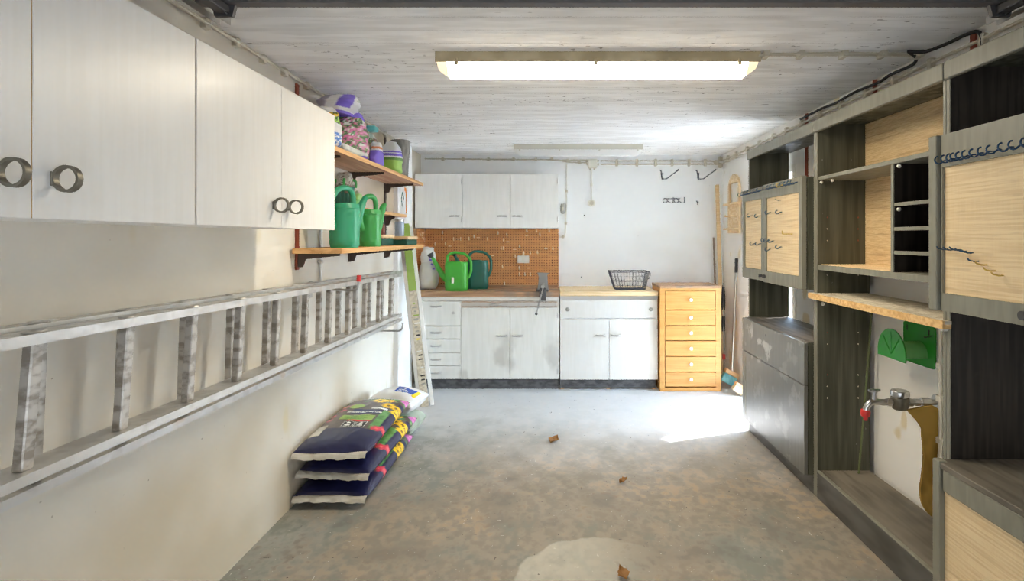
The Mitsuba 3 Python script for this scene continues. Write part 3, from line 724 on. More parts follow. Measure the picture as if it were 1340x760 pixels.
# ------------------------------------------------------------------ left wall: white wall cabinets
DX = -.975
def wall_cab(y0, ym, y1, handles, label):
    t = thing('wall_cabinet', label, 'cabinet')
    part(t, 'body', cat([bx(XL, DX - .02, y0, y0 + .018, 1.392, 1.892), bx(XL, DX - .02, y1 - .018, y1, 1.392, 1.892), bx(XL, DX - .02, y0 + .018, y1 - .018, 1.392, 1.41), bx(XL, DX - .02, y0 + .018, y1 - .018, 1.874, 1.892), bx(XL, XL + .006, y0 + .018, y1 - .018, 1.41, 1.874)]), m_lam)
    for a, b, hy in ((y0, ym, handles[0]), (ym, y1, handles[1])):
        d = part(t, 'door', bx(DX - .0185, DX, a + .0015, b - .0015, 1.387, 1.896, .0012), m_lam)
        part(d, 'edge_band', cat([bx(DX - .017, DX - .0015, a + .0006, a + .0015, 1.388, 1.895), bx(DX - .017, DX - .0015, b - .0015, b - .0006, 1.388, 1.895)]), m_lamedge if abs(ym - 1.085) < .01 and (a == ym or b == ym) else m_kit)
        o = ext(Point(DX + .028, 1.466).buffer(.0265, quad_segs=10) - Point(DX + .028, 1.466).buffer(.0213, quad_segs=10), hy - .0065, hy + .0065, 'y')
        k = part(d, 'ring_handle', o, m_brass, 40)
        part(k, 'mount', bx(DX, DX + .004, hy - .0075, hy + .0075, 1.452, 1.480, .001), m_brass)
    return t
wall_cab(.588, 1.085, 1.5795, (1.018, 1.130), 'white wall cabinet with two ring handles, nearest on the left wall')
wall_cab(1.5835, 2.078, 2.582, (2.018, 2.132), 'white wall cabinet with two ring handles, next to the wooden wall shelves')

# shelves on the left wall
def bracket(t, y, z, xe, mat=None):
    p = Polygon([(XL + .012, z), (xe, z), (xe, z - .012), (XL + .05, z - .03), (XL + .035, z - .07), (XL + .012, z - .07)])
    return part(t, 'bracket', ext(p, y - .006, y + .006, 'y'), mat or m_brown, label='dark brown steel bracket')
SX = -1.06
for z0, z1, y0, y1, xe, nm in ((1.776, 1.80, 2.63, 4.71, SX, 'brown wooden top shelf on the left wall under the ceiling, holding soil bags'),
                              (1.523, 1.545, 2.63, 4.75, -1.205, 'narrow brown wooden middle shelf on the left wall, holding a green pot'),
                              (1.274, 1.30, 2.90, 4.71, SX, 'brown wooden lower shelf on the left wall, holding two green watering cans')):
    t = thing('wall_shelf', nm, 'shelf')
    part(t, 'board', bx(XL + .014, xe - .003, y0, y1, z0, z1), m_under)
    part(t, 'front_edge', bx(xe - .003, xe, y0, y1, z0, z1, .001), m_shelf, label='orange wood edge')
    part(t, 'end_edge', bx(XL + .014, xe - .003, y0 - .003, y0, z0, z1), m_shelf)
    if z0 < 1.6:
        part(t, 'surface', bx(XL + .014, xe - .003, y0, y1, z1, z1 + .0012), m_shelf)
    for y in (2.97, 3.73, 4.52):
        bracket(t, y, z0, xe - .035)
for i, y in enumerate((2.97, 3.73, 4.52)):
    t = thing('shelf_standard', ('red-brown vertical shelf rail on the left wall beside the white cabinets', 'dark brown vertical shelf rail on the left wall behind the two watering cans', 'dark brown vertical shelf rail on the left wall nearest the back')[i], 'shelf rail')
    part(t, 'strip', bx(XL, XL + .012, y - .014, y + .014, 1.19 if i == 0 else 1.20, ZC - .04, .002), m_rust if i == 0 else m_brown)
cable('steel_pipe', [[(XL + .014, 3.25, 1.06), (XL + .014, 3.25, 1.75)]], 'thin grey steel pipe on the left wall passing behind the lower shelf', 'pipe', m_steel, [(XL + .012, 3.25, 1.22)], (.012, .016, .01), .009, m_steel)

# ------------------------------------------------------------------ extension ladder on the left wall
lad = thing('extension_ladder', 'long two-section aluminium extension ladder hung sideways along the left wall', 'ladder')
SL = -.0160
def section(name, xf_, depth, zt, zb, y0, y1, ys, shear):
    k = num(f'{lad}__{name}')
    def rail(z0, z1):
        o = Polygon([(xf_, z0), (xf_, z1), (xf_ - depth, z1), (xf_ - depth, z0), (xf_ - depth + .003, z0), (xf_ - depth + .003, z1 - .003), (xf_ - .003, z1 - .003), (xf_ - .003, z0)]) if z0 > 1 else \
            Polygon([(xf_, z0), (xf_, z1), (xf_ - .003, z1), (xf_ - .003, z0 + .003), (xf_ - depth + .003, z0 + .003), (xf_ - depth + .003, z1), (xf_ - depth, z1), (xf_ - depth, z0)])
        o = sbox(xf_ - depth, z0, xf_, z1)
        m = ext(o, y0, y1, 'y')
        m.vertices[:, 2] += SL * (m.vertices[:, 1] - 1.18)
        return m
    th = .019
    put(k, rail(zt - th, zt), m_alu)
    part(lad, 'rail', rail(zb, zb + th), m_alu)
    lip = []
    for z in (zt, zb + th):
        m = bx(xf_ - .002, xf_ + .0, y0, y1, z, z + .004)
        m.vertices[:, 2] += SL * (m.vertices[:, 1] - 1.18)
        lip.append(m)
    part(lad, 'rail_lip', cat(lip), m_alu)
    xc = xf_ - depth * .45
    for y in ys:
        dz = SL * (y - 1.18)
        m = bx(xc - .012, xc + .012, y - .015, y + .015, zb + th, zt - th, .003)
        m.vertices[:, 1] -= shear * (zt - m.vertices[:, 2]) / (zt - zb)
        m.vertices[:, 2] += dz
        part(lad, 'rung', m, m_rung)
        e = [(xc + .016 * math.cos(a), y + .024 * math.sin(a), zt + .003 + dz) for a in np.linspace(0, 2 * math.pi, 13)]
        part(lad, 'rung_end', tube(e, .003, 5, caps=False), m_alu, 50)
ys1 = [1.262 + .277 * i for i in range(-2, 11) if 1.262 + .277 * i < 4.1]
section('rail', -1.09, .088, 1.146, .839, .62, 4.16, ys1, .030)
ys2 = [1.392 + .277 * i for i in range(-3, 12) if 1.392 + .277 * i < 4.55]
section('rail', -1.197, .082, 1.150, .757, .62, 4.58, ys2, .020)
t = thing('ladder_hook', 'steel wall hook with a red cap holding the top of the ladder', 'hook')
part(t, 'arm', tube(smoothline([(XL, 3.14, 1.078), (-1.2, 3.14, 1.074), (-1.10, 3.14, 1.070), (-1.068, 3.14, 1.078), (-1.058, 3.14, 1.10), (-1.056, 3.14, 1.125)]), .0065, 8), m_steel, 50)
part(t, 'wall_plate', bx(XL, XL + .006, 3.12, 3.16, 1.03, 1.12, .002), m_steel)
part(t, 'cap', tube([(-1.056, 3.14, 1.118), (-1.055, 3.14, 1.152)], .012, 10), m_red, 40, label='red plastic cap')
for y, lab in ((1.05, 'steel wall hook under the near end of the ladder'), (4.1, 'steel wall hook under the far end of the ladder')):
    t = thing('ladder_hook', lab, 'hook')
    z = .757 + SL * (y - 1.18) - .012
    part(t, 'arm', tube(smoothline([(XL, y, z + .002), (-1.2, y, z), (-1.13, y, z), (-1.085, y, z + .004), (-1.07, y, z + .03), (-1.068, y, z + .055)]), .0065, 8), m_steel, 50)
    part(t, 'wall_plate', bx(XL, XL + .006, y - .02, y + .02, z - .05, z + .04, .002), m_steel)

# ------------------------------------------------------------------ back wall kitchen
KY = 5.182
zz = lambda py: 1.35 - (py - 312) * KY / 760
xx = lambda px: (px - 725) * KY / 760
def bow(x, y, z, w=.085, horizontal=True):
    p = smoothline([(x - w / 2, y, z), (x - w * .45, y - .018, z), (x - w * .25, y - .027, z), (x + w * .25, y - .027, z), (x + w * .45, y - .018, z), (x + w / 2, y, z)], 3)
    return tube(p, .0075, 8)
k1 = thing('kitchen_base_cabinet', 'white kitchen base cabinet with a column of drawers and two doors, below the pegboard', 'cabinet')
part(k1, 'body', bx(-1.206, .044, KY + .019, YB - .004, .093, .829), m_kit)
part(k1, 'plinth', bx(-1.19, .04, KY + .04, YB - .02, 0, .093), m_plinth, label='dark scuffed plinth')
part(k1, 'apron', bx(-1.204, .042, KY + .002, KY + .019, .795, .829, .002), m_kit)
ed = [393.7, 426.3, 443.6, 461.2, 478.6, 496]
for i in range(5):
    z1, z0 = zz(ed[i]) - .003, zz(ed[i + 1]) + .003
    d = part(k1, 'drawer', bx(xx(549.2), xx(602.4), KY, KY + .018, z0, z1, .002), m_kit)
    zh = z1 - .045 if i == 0 else (z0 + z1) / 2
    part(d, 'handle', bow(xx(570.5), KY, zh), m_steel, 50)
    if i == 0:
        part(d, 'lock', cyl((xx(592.8), KY, zz(409.5)), (xx(592.8), KY - .006, zz(409.5)), .014, 16), m_steel, 40)
        part(d, 'lock', cyl((xx(549.2) + .02, KY, zz(409.5)), (xx(549.2) + .02, KY - .005, zz(409.5)), .010, 14), m_dsteel, 40)
d = part(k1, 'pull_out_board', bx(xx(605), xx(728), KY - .001, KY + .018, zz(401.0), zz(395), .001), m_steel, label='slim metal-edged pull-out board')
part(d, 'handle', bow(xx(648), KY, zz(398), .09), m_steel, 50)
part(d, 'frame', cat([bx(xx(604), xx(729), KY - .004, KY - .001, zz(395.6), zz(394.6)), bx(xx(604), xx(729), KY - .004, KY - .001, zz(401.4), zz(400.6))]), m_counter)
for a, b, hx, hinge in ((603.6, 666.7, 656.4, 604.5), (667.6, 731, 677, 730)):
    d = part(k1, 'door', bx(xx(a), xx(b), KY, KY + .018, zz(495.8), zz(402.2), .002), m_kit)
    part(d, 'handle', bow(xx(hx), KY, zz(439)), m_steel, 50)
    if b > 700:
        for py in (413, 486):
            part(d, 'hinge', bx(xx(hinge) - .008, xx(hinge) + .006, KY - .006, KY, zz(py) - .022, zz(py) + .022, .002), m_steel)
c1 = thing('worktop', 'worn brown wooden worktop on the kitchen cabinet below the pegboard', 'worktop')
part(c1, 'board', bx(-1.222, .046, KY - .016, YB - .003, .830, .874, .003), m_counter)
k2 = thing('kitchen_base_cabinet', 'white base cabinet with two doors and two round knobs, beside the orange chest', 'cabinet')
part(k2, 'body', bx(.053, .925, KY + .019, YB - .004, .10, .80), m_white)
part(k2, 'plinth', bx(.053, .91, KY + .03, YB - .02, .012, .10), m_plinth, label='dark blue-grey plinth')
for x in (.06, .47, .88):
    part(k2, 'foot_block', bx(x, x + .03, KY + .035, KY + .12, 0, .012), m_broomwood)
f = part(k2, 'fascia', bx(.054, .924, KY, KY + .018, zz(416.2), zz(392.2), .002), m_lam)
for px in (742.7, 851.7):
    part(f, 'knob', lathe([(0, 0), (.016, 0), (.018, .010), (.012, .018), (0, .018)], 16).apply_transform(trimesh.transformations.euler_matrix(math.pi / 2, 0, 0)).apply_translation((xx(px), KY, zz(404.6))), m_grey, 40)
for a, b, hx in ((732.9, 796.7, 785.7), (797.4, 860.8, 806)):
    d = part(k2, 'door', bx(xx(a), xx(b), KY, KY + .018, zz(496.6), zz(417.4), .002), m_lam)
    part(d, 'handle', bow(xx(hx), KY, zz(438.3), .075), m_steel, 50)
    if a > 790:
        for py in (428, 485):
            part(d, 'hinge', bx(xx(860) - .008, xx(860) + .004, KY - .006, KY, zz(py) - .02, zz(py) + .02, .002), m_steel)
c2 = thing('worktop', 'pale wooden worktop with a wire basket on it, beside the orange chest of drawers', 'worktop')
part(c2, 'board', bx(.051, .928, KY - .016, YB - .003, .838, .878, .003), m_pine)
part(c2, 'steel_trim', bx(.054, .926, KY - .004, YB - .003, .803, .838, .002), m_steel, label='grey metal strip below the worktop')

# chest of drawers
ch = thing('chest_of_drawers', 'orange wooden chest of six drawers standing against the back wall', 'chest of drawers')
cx0, cx1, cy0, cy1, ct = .936, 1.475, 5.13, 5.535, .932
zc_ = lambda py: 1.35 - (py - 312) * 5.13 / 760
part(ch, 'carcass', cat([bx(cx0, cx0 + .045, cy0, cy1, 0, ct - .022), bx(cx1 - .045, cx1, cy0, cy1, 0, ct - .022), bx(cx0 + .045, cx1 - .045, cy1 - .01, cy1, .03, ct - .022), bx(cx0 + .045, cx1 - .045, cy0 + .02, cy1 - .01, .01, .03), bx(cx0 + .045, cx1 - .045, cy0 + .0, cy0 + .02, .005, zc_(507))]), m_chest)
part(ch, 'top', bx(cx0 - .004, cx1 + .004, cy0 - .006, cy1 + .004, ct - .022, ct, .003), m_counter, label='darker brown top')
part(ch, 'top_rail', bx(cx0 + .045, cx1 - .045, cy0 + .001, cy0 + .02, zc_(380), ct - .022), m_chest)
dy = [380, 405.7, 426, 445.8, 466.3, 486.8, 506]
for i in range(6):
    z1, z0 = zc_(dy[i]) - .002, zc_(dy[i + 1]) + .003
    d = part(ch, 'drawer', bx(cx0 + .047, cx1 - .047, cy0 - (.006 if i > 2 else .002), cy0 + .02, z0, z1, .003), m_chest)
    k = lathe([(0, 0), (.007, 0), (.008, .012), (.016, .018), (.015, .028), (0, .031)], 16)
    k.apply_transform(trimesh.transformations.euler_matrix(math.pi / 2, 0, 0)); k.apply_translation(((cx0 + cx1) / 2, cy0 - (.006 if i > 2 else .002), (z0 + z1) / 2 + .004))
    part(d, 'knob', k, m_ivory, 40)
    part(ch, 'drawer_box', bx(cx0 + .06, cx1 - .06, cy0 + .021, cy1 - .02, z0 + .005, z1 - .01), m_pine)

# upper cabinets
UY = 5.43
ux = lambda px: (px - 725) * UY / 760
uz = lambda py: 1.35 - (py - 312) * UY / 760
up = thing('kitchen_wall_cabinet', 'white three-door wall cabinet above the brown pegboard', 'cabinet')
part(up, 'body', bx(ux(543), ux(730.2), UY + .019, YB - .003, uz(298), uz(227.6)), m_kit)
for i, (a, b, hx) in enumerate(((543, 604.8, 594.5), (605.5, 667.4, 657), (668.1, 730.4, 677))):
    d = part(up, 'door', bx(ux(a), ux(b), UY, UY + .018, uz(298.4), uz(227.2), .002), m_kitup)
    part(d, 'handle', bow(ux(hx), UY, uz(282.7), .08), m_steel, 50)
    if i in (0, 2):
        for py in (237, 287):
            part(d, 'hinge', bx(ux(b) - .010, ux(b) - .002, UY - .005, UY, uz(py) - .026, uz(py) + .026, .001), m_steel)
# pegboard
pb = thing('pegboard', 'wide brown pegboard with pale hooks on the back wall above the worktop', 'pegboard')
part(pb, 'sheet', bx(-1.277, .044, YB - .016, YB - .008, .880, 1.446), m_peg)
pb2 = thing('pegboard', 'narrow brown pegboard at the left end of the worktop, behind the white sack', 'pegboard')
part(pb2, 'sheet', bx(-1.284, -1.278, 5.42, YB - .017, .88, 1.446), m_peg)
part(pb2, 'batten', bx(XL, -1.284, 5.43, 5.46, .88, 1.446), m_counter)
part(pb, 'batten', bx(-1.275, .04, YB - .036, YB - .016, .876, .892), m_counter)
part(pb, 'back_batten', cat([bx(-1.27, .03, YB - .008, YB - .001, .90, .94), bx(-1.27, .03, YB - .008, YB - .001, 1.40, 1.44)]), m_counter)
hp = [(197, 375), (195, 408), (255, 410), (273, 410), (291, 410), (335, 408), (362, 398), (385, 403), (432, 410), (158, 437), (212, 435), (236, 448), (487, 378), (533, 388), (516, 415), (540, 425), (503, 458), (515, 458), (637, 366), (637, 392), (687, 366), (705, 386), (754, 366), (575, 465), (600, 450), (655, 480), (693, 480), (738, 460), (773, 460), (510, 555), (598, 562), (648, 562), (598, 594), (627, 594), (655, 594), (460, 497), (520, 642), (577, 500), (622, 482)]
for i, (zx, zy) in enumerate(hp):
    px, py = 530 + zx / 4, 210 + zy / 4
    Yh = YB - .018
    x, z = (px - 725) * Yh / 760, 1.35 - (py - 312) * Yh / 760
    if i % 4 == 3:
        m = tube([(x - .014, Yh + .004, z), (x - .012, Yh - .012, z), (x + .014, Yh - .014, z)], .0055, 6)
    else:
        m = tube([(x, Yh + .004, z + .014), (x, Yh - .010, z + .014), (x, Yh - .012, z - .008), (x + .004, Yh - .024, z - .014), (x + .004, Yh - .028, z)], .0052, 6)
    part(pb, 'peg_hook', m, m_hookw if i % 3 else m_ivory)
for py, yy in ((303.5, 5.55), (311, 5.62), (321, 5.58), (321, 5.68), (306, 5.50)):
    z = 1.35 - (py - 312) * yy / 760
    part(pb2, 'peg_hook', tube([(-1.282, yy, z), (-1.262, yy, z), (-1.262, yy, z - .016), (-1.248, yy, z - .018), (-1.244, yy, z - .006)], .0036, 6), m_hookw)
t = thing('socket', 'white double socket on the pegboard above the vise', 'socket')
part(t, 'plate', bx(-.363, -.245, YB - .056, YB - .017, 1.108, 1.182, .006), m_ivory)
part(t, 'cable_stub', tube([(-.303, YB - .03, 1.18), (-.303, YB - .03, 1.215)], .008, 8), m_ivory, 40)
for x in (-.335, -.275):
    part(t, 'outlet', cyl((x, YB - .056, 1.146), (x, YB - .058, 1.146), .020, 20), m_wprint, 40)

# vise at the worktop edge
v_ = thing('bench_vise', 'grey steel bench vise clamped on the worktop edge with its handle hanging down', 'vise')
part(v_, 'jaw', ext(Polygon([(-.152, .874), (-.048, .874), (-.062, 1.02), (-.040, 1.04), (-.150, 1.045), (-.135, 1.0)]), 5.21, 5.25, 'y'), m_vise)
part(v_, 'jaw', bx(-.142, -.058, 5.27, 5.33, .874, 1.01, .006), m_dsteel)
part(v_, 'screw', cyl((-.10, 5.12, .925), (-.10, 5.28, .925), .016, 14), m_steel, 40)
part(v_, 'base', cat([bx(-.16, -.05, 5.20, 5.36, .874, .892, .004), bx(-.13, -.07, 5.142, 5.164, .80, .90, .004), bx(-.13, -.07, 5.142, 5.21, .875, .905, .004)]), m_dsteel)
part(v_, 'handle', tube([(-.088, 5.12, .955), (-.10, 5.118, .90), (-.155, 5.118, .69)], .0065, 8), m_steel, 40)
part(v_, 'handle_knob', trimesh.creation.icosphere(subdivisions=2, radius=.012).apply_translation((-.156, 5.118, .686)), m_dsteel, True)

# ------------------------------------------------------------------ watering cans
def rr_ring(lx, ly, r, n=40):
    p = sbox(-lx + r, -ly + r, lx - r, ly - r).buffer(r, quad_segs=8).exterior
    return np.array([p.interpolate(i / n, normalized=True).coords[0] for i in range(n)])
def can_body(lx, ly, r, hgt, grooves=(.33, .62), closed=.86):
    prof = [(.90, 0), (.97, .012), (1.0, .03)]
    for g in grooves:
        prof += [(1.0, g * hgt - .008), (.962, g * hgt), (1.0, g * hgt + .008)]
    prof += [(1.0, hgt - .03), (.97, hgt - .008), (.93, hgt)]
    base = rr_ring(lx, ly, r, 56)
    n = len(base)
    V = [np.column_stack([base * s, np.full(n, z)]) for s, z in prof]
    V = np.vstack(V)
    F = []
    for i in range(len(prof) - 1):
        for j in range(n):
            a, b, c, d = i * n + j, i * n + (j + 1) % n, (i + 1) * n + (j + 1) % n, (i + 1) * n + j
            F += [[a, b, c], [a, c, d]]
    V = np.vstack([V, [[0, 0, 0]], [[0, 0, hgt]]])
    m = len(prof) - 1
    for j in range(n):
        F.append([len(V) - 2, (j + 1) % n, j])
        F.append([len(V) - 1, m * n + j, m * n + (j + 1) % n])
    return trimesh.Trimesh(V, F, process=False)
def can(label, mat, at, rz, hgt, lx, ly, r, rose=True, grooves=(.33, .62), up=1.0):
    t = thing('watering_can', label, 'watering can')
    P = lambda m: xf(m, rz=rz, at=at)
    part(t, 'body', P(can_body(lx, ly, r, hgt, grooves)), mat, 40)
    hl = smoothline([(-lx * .82, 0, hgt - .01), (-lx * .80, 0, hgt + .045 * up), (-lx * .5, 0, hgt + .078 * up), (0, 0, hgt + .085 * up), (lx * .7, 0, hgt + .070 * up), (lx * 1.18, 0, hgt + .02), (lx * 1.26, 0, hgt - .06), (lx * 1.16, 0, hgt * .58), (lx * .96, 0, hgt * .44)], 5)
    part(t, 'handle', P(tube(hl, .0125 if rose else .0155, 12)), mat, 60)
    sp = smoothline([(-lx * .80, 0, .10), (-lx * 1.18, 0, .135), (-lx * 1.75, 0, .235), (-lx * 2.15, 0, hgt + .045)], 5)
    part(t, 'spout', P(tube(sp, np.linspace(.034, .013, len(sp)), 12)), mat, 60)
    d = sp[-1] - sp[-2]; d /= np.linalg.norm(d)
    if rose:
        e = sp[-1]
        part(t, 'rose', P(tube([e - d * .005, e + d * .02, e + d * .035, e + d * .037], [.014, .026, .03, .0], 14)), m_blackp, 40, label='black sprinkler rose')
    part(t, 'filler_rim', P(xf(ring((0, 0, 0), .035, .006, 'z', 20, 6), at=(-lx * .1, 0, hgt))), mat, 60)
    return t
g = can('bright green watering can with a white sticker on the worktop, below the pegboard', m_green, (-.890, 5.31, .8745), 0, .262, .105, .068, .055)
part(g, 'sticker', bx(-.925, -.903, 5.2405, 5.2435, .945, 1.0), m_ivory, label='white sticker')
can('dark teal watering can on the worktop behind the bright green one', m_teal, (-.722, 5.50, .8745), .0, .268, .100, .066, .05)
can('blue-green watering can on the lower shelf, half hidden by the white wall cabinet', m_can1, (-1.125, 3.12, 1.3015), -1.95, .235, .078, .076, .0755, False, (.2, .5, .72, .86), 1.0)
can('mid-green watering can on the lower shelf, next to the tan-lidded boxes', m_can2, (-1.125, 3.55, 1.3015), -1.95, .222, .067, .065, .0645, False, (.2, .5, .7, .86), 1.0)

# white sack on the worktop
def blob(fn, nu=36, nv=24):
    u = np.arange(nu) * 2 * np.pi / nu
    V, F = [], []
    for i in range(nv + 1):
        V.append(fn(u, i / nv))
    V = np.vstack(V)
    for i in range(nv):
        for j in range(nu):
            a, b, c, d = i * nu + j, i * nu + (j + 1) % nu, (i + 1) * nu + (j + 1) % nu, (i + 1) * nu + j
            F += [[a, b, c], [a, c, d]]
    return trimesh.Trimesh(V, F, process=True)
def sack(cx, cy, z0, w, d, h, twist=.5, seed=1, top=.45):
    def fn(u, t):
        s = np.interp(t, [0, .03, .15, .4, .68, .85, .95, 1.0], [0.0, .62, .88, 1.0, .84, .60, top, 0.0])
        z = z0 + h * np.interp(t, [0, .03, 1], [0, .0, 1])
        n = meshkit.fbm(np.stack([np.cos(u) * 2.2 + seed, np.sin(u) * 2.2, np.full_like(u, t * 5)], 1), 3, seed) - .5
        k = s * (1 + n * (.12 + .5 * max(0, t - .6)))
        return np.stack([cx + w * k * np.cos(u), cy + d * k * np.sin(u), np.full_like(u, z) + n * .02 * (t > .1)], 1)
    return blob(fn)
t = thing('white_sack', 'white plastic sack with crumpled top at the left end of the worktop', 'sack')
part(t, 'bag', sack(-1.178, 5.46, .8745, .097, .078, .32, seed=3), m_sack, 60)
part(t, 'neck', sack(-1.182, 5.46, 1.10, .076, .052, .17, seed=8, top=.75), m_wprint, 60, label='crumpled white film with blue print')
for x, z, a in ((-1.115, 1.10, .3), (-1.128, 1.14, .2), (-1.10, 1.06, .1), (-1.135, 1.165, .0)):
    part(t, 'print_mark', xf(bx(-.012, .012, -.002, .002, -.008, .008, .001), at=(x - .02, 5.402, z + .01), ry=a), m_purple)

# wire basket
wb = thing('wire_basket', 'dark wire basket on the pale worktop beside the chest of drawers', 'basket')
def basket():
    X0, X1, x0, x1 = .515, .872, .565, .838
    Y0, Y1, y0, y1 = 5.30, 5.56, 5.33, 5.53
    zb, zt = .881, 1.045
    ms = []
    def q(sx, sy, t):
        return (x0 + (X0 - x0) * t) if sx < 0 else (x1 + (X1 - x1) * t), (y0 + (Y0 - y0) * t) if sy < 0 else (y1 + (Y1 - y1) * t)
    rings_ = []
    for t_ in (0, .22, .45, .67, .88):
        a, c = q(-1, -1, t_), q(1, 1, t_)
        z = zb + (zt - zb) * t_
        loop = [(a[0], a[1], z), (c[0], a[1], z), (c[0], c[1], z), (a[0], c[1], z), (a[0], a[1], z)]
        rings_.append(cat([cyl(loop[i], loop[i + 1], .0016, 5) for i in range(4)]))
    a, c = q(-1, -1, 1), q(1, 1, 1)
    loop = [(a[0], a[1], zt), (c[0], a[1], zt), (c[0], c[1], zt), (a[0], c[1], zt), (a[0], a[1], zt)]
    rim = cat([cyl(loop[i], loop[i + 1], .0035, 6) for i in range(4)])
    up_ = []
    for k in range(13):
        f_ = k / 12
        bxm, tx = x0 + (x1 - x0) * f_, X0 + (X1 - X0) * f_
        for yb, yt in ((y0, Y0), (y1, Y1)):
            up_.append(cyl((bxm, yb, zb), (tx, yt, zt), .0016, 5))
        up_.append(cyl((bxm, y0, zb), (bxm, y1, zb), .0016, 5))
    for k in range(1, 9):
        f_ = k / 9
        bym, ty = y0 + (y1 - y0) * f_, Y0 + (Y1 - Y0) * f_
        for xb, xt in ((x0, X0), (x1, X1)):
            up_.append(cyl((xb, bym, zb), (xt, ty, zt), .0016, 5))
        up_.append(cyl((x0, bym, zb), (x1, bym, zb), .0016, 5))
    return rings_, rim, up_
rings_, rim, ups = basket()
part(wb, 'rim', rim, m_wirel)
for r_ in rings_:
    part(wb, 'hoop', r_, m_wirel)
for w_ in ups:
    part(wb, 'wire', w_, m_wirel)
part(wb, 'handle', tube(smoothline([(.872, 5.40, 1.045), (.892, 5.40, 1.035), (.892, 5.40, .99), (.872, 5.40, .975)], 4), .004, 6), m_wirel, 40)

# wall hooks on the back wall
for i, (x0) in enumerate((1.055, 1.41)):
    t = thing('wall_hook', ('black double wall hook high on the back wall, above the wire hook rail', 'black double wall hook high on the back wall, nearest the right corner')[i], 'hook')
    part(t, 'arm', tube([(x0, YB, 2.02), (x0, YB - .03, 2.02), (x0 + .005, YB - .05, 1.935), (x0 + .03, YB - .16, 1.925), (x0 + .125, YB - .24, 2.0)], .0045, 6), m_wirel, 40)
    part(t, 'back_wire', tube([(x0 + .022, YB, 2.0), (x0 + .022, YB - .015, 2.0), (x0 + .02, YB - .015, 1.93)], .0045, 6), m_wirel, 40)
    part(t, 'tip', trimesh.creation.icosphere(subdivisions=1, radius=.009).apply_translation((x0 + .126, YB - .24, 2.002)), m_blackp, True)
t = thing('hook_rail', 'small black wire hook rail on the back wall below the two double hooks', 'hook rail')
for x in (1.10, 1.21):
    part(t, 'loop', ring((x, YB - .012, 1.725), .022, .0035, 'y', 16, 6), m_wirel, 40)
    part(t, 'arm', tube([(x + .02, YB - .012, 1.725), (x + .05, YB - .03, 1.70), (x + .07, YB - .05, 1.70), (x + .072, YB - .055, 1.755)], .0038, 6), m_wirel, 40)
part(t, 'bar', tube([(1.085, YB - .004, 1.745), (1.25, YB - .004, 1.745)], .0038, 6), m_wirel, 40)
solo('wall_hook', tube([(1.415, YB, 1.72), (1.415, YB - .02, 1.72), (1.418, YB - .03, 1.685), (1.424, YB - .035, 1.715)], .004, 6), m_wirel, 'tiny black hook on the back wall near the wooden battens', 'hook', smooth=40)
for x, z, lab in ((.30, 1.58, 'small dark nail head in the white back wall below the round socket'), (.27, .97, 'dark nail head in the back wall just above the pale worktop')):
    solo('nail', cyl((x, YB, z), (x, YB - .02, z), .006, 8), m_dsteel, lab, 'nail')

# ------------------------------------------------------------------ long packets leaning at the left pier
t = thing('trim_packet', 'long green and white printed packet of strips leaning against the left wall pier', 'packet')
A, B = np.array((-1.035, 4.66, .002)), np.array((-1.262, 4.93, 1.475))
def along(f_, off=(0, 0, 0)):
    return A + (B - A) * f_ + np.array(off)
part(t, 'strip', bar(A, along(.62), .062, .016, (1, .25, 0)), m_chip)
part(t, 'upper_strip', bar(along(.62), B, .062, .016, (1, .25, 0)), m_lime, label='green upper part of the packet')
n0 = np.cross((B - A) / np.linalg.norm(B - A), np.array([1, .25, 0]) / np.linalg.norm([1, .25, 0]))
n0 /= np.linalg.norm(n0)
if n0[1] > 0: n0 = -n0
pk = random.Random(3)
for i in range(26):
    f_ = .03 + i * .0215
    c = along(f_) + n0 * .0085
    m = pk.choice([m_blueprint, m_blackprint, m_lime, m_wprint, m_grey, m_yellow]) if i % 3 == 0 else pk.choice([m_wprint, m_blackprint, m_grey])
    w = pk.uniform(.018, .045)
    sx = pk.uniform(-.01, .01)
    part(t, 'print_block', bar(c + np.array([sx, 0, 0]), along(f_ + .007) + n0 * .0085 + np.array([sx, 0, 0]), w, .001, (1, .25, 0)), m)
solo('white_strip', bar((-.985, 4.70, .002), (-1.225, 4.97, 1.45), .03, .02, (1, .25, 0)), m_wprint, 'white plastic strip leaning beside the green printed packet at the left wall pier', 'strip')
solo('metal_profile', bar((-1.085, 4.68, .002), (-1.272, 4.88, 1.25), .03, .02, (1, .25, 0)), m_steel, 'grey metal profile leaning behind the green printed packet at the left wall pier', 'profile')
# plant picture on the pier
t = thing('plant_poster', 'small white plant picture with orange flower on the left wall pier', 'poster')
part(t, 'sheet', bx(-1.285, -1.282, 4.83, 5.08, 1.555, 1.79), m_wprint)
for y, z, r in ((5.02, 1.765, .022), (4.99, 1.775, .018), (5.045, 1.74, .016)):
    part(t, 'flower', cyl((-1.283, y, z), (-1.2812, y, z), r, 12), m_orange)
part(t, 'stem', tube([(-1.281, 5.03, 1.74), (-1.281, 5.035, 1.66), (-1.281, 5.03, 1.57)], .006, 6), m_orange)
for p_ in ([(4.90, 1.74), (4.87, 1.68), (4.90, 1.62)], [(4.90, 1.74), (4.95, 1.70), (4.92, 1.64)], [(5.05, 1.66), (5.06, 1.6), (5.05, 1.565)]):
    part(t, 'leaf_line', tube([(-1.281, y, z) for y, z in p_], .003, 5), m_teal)

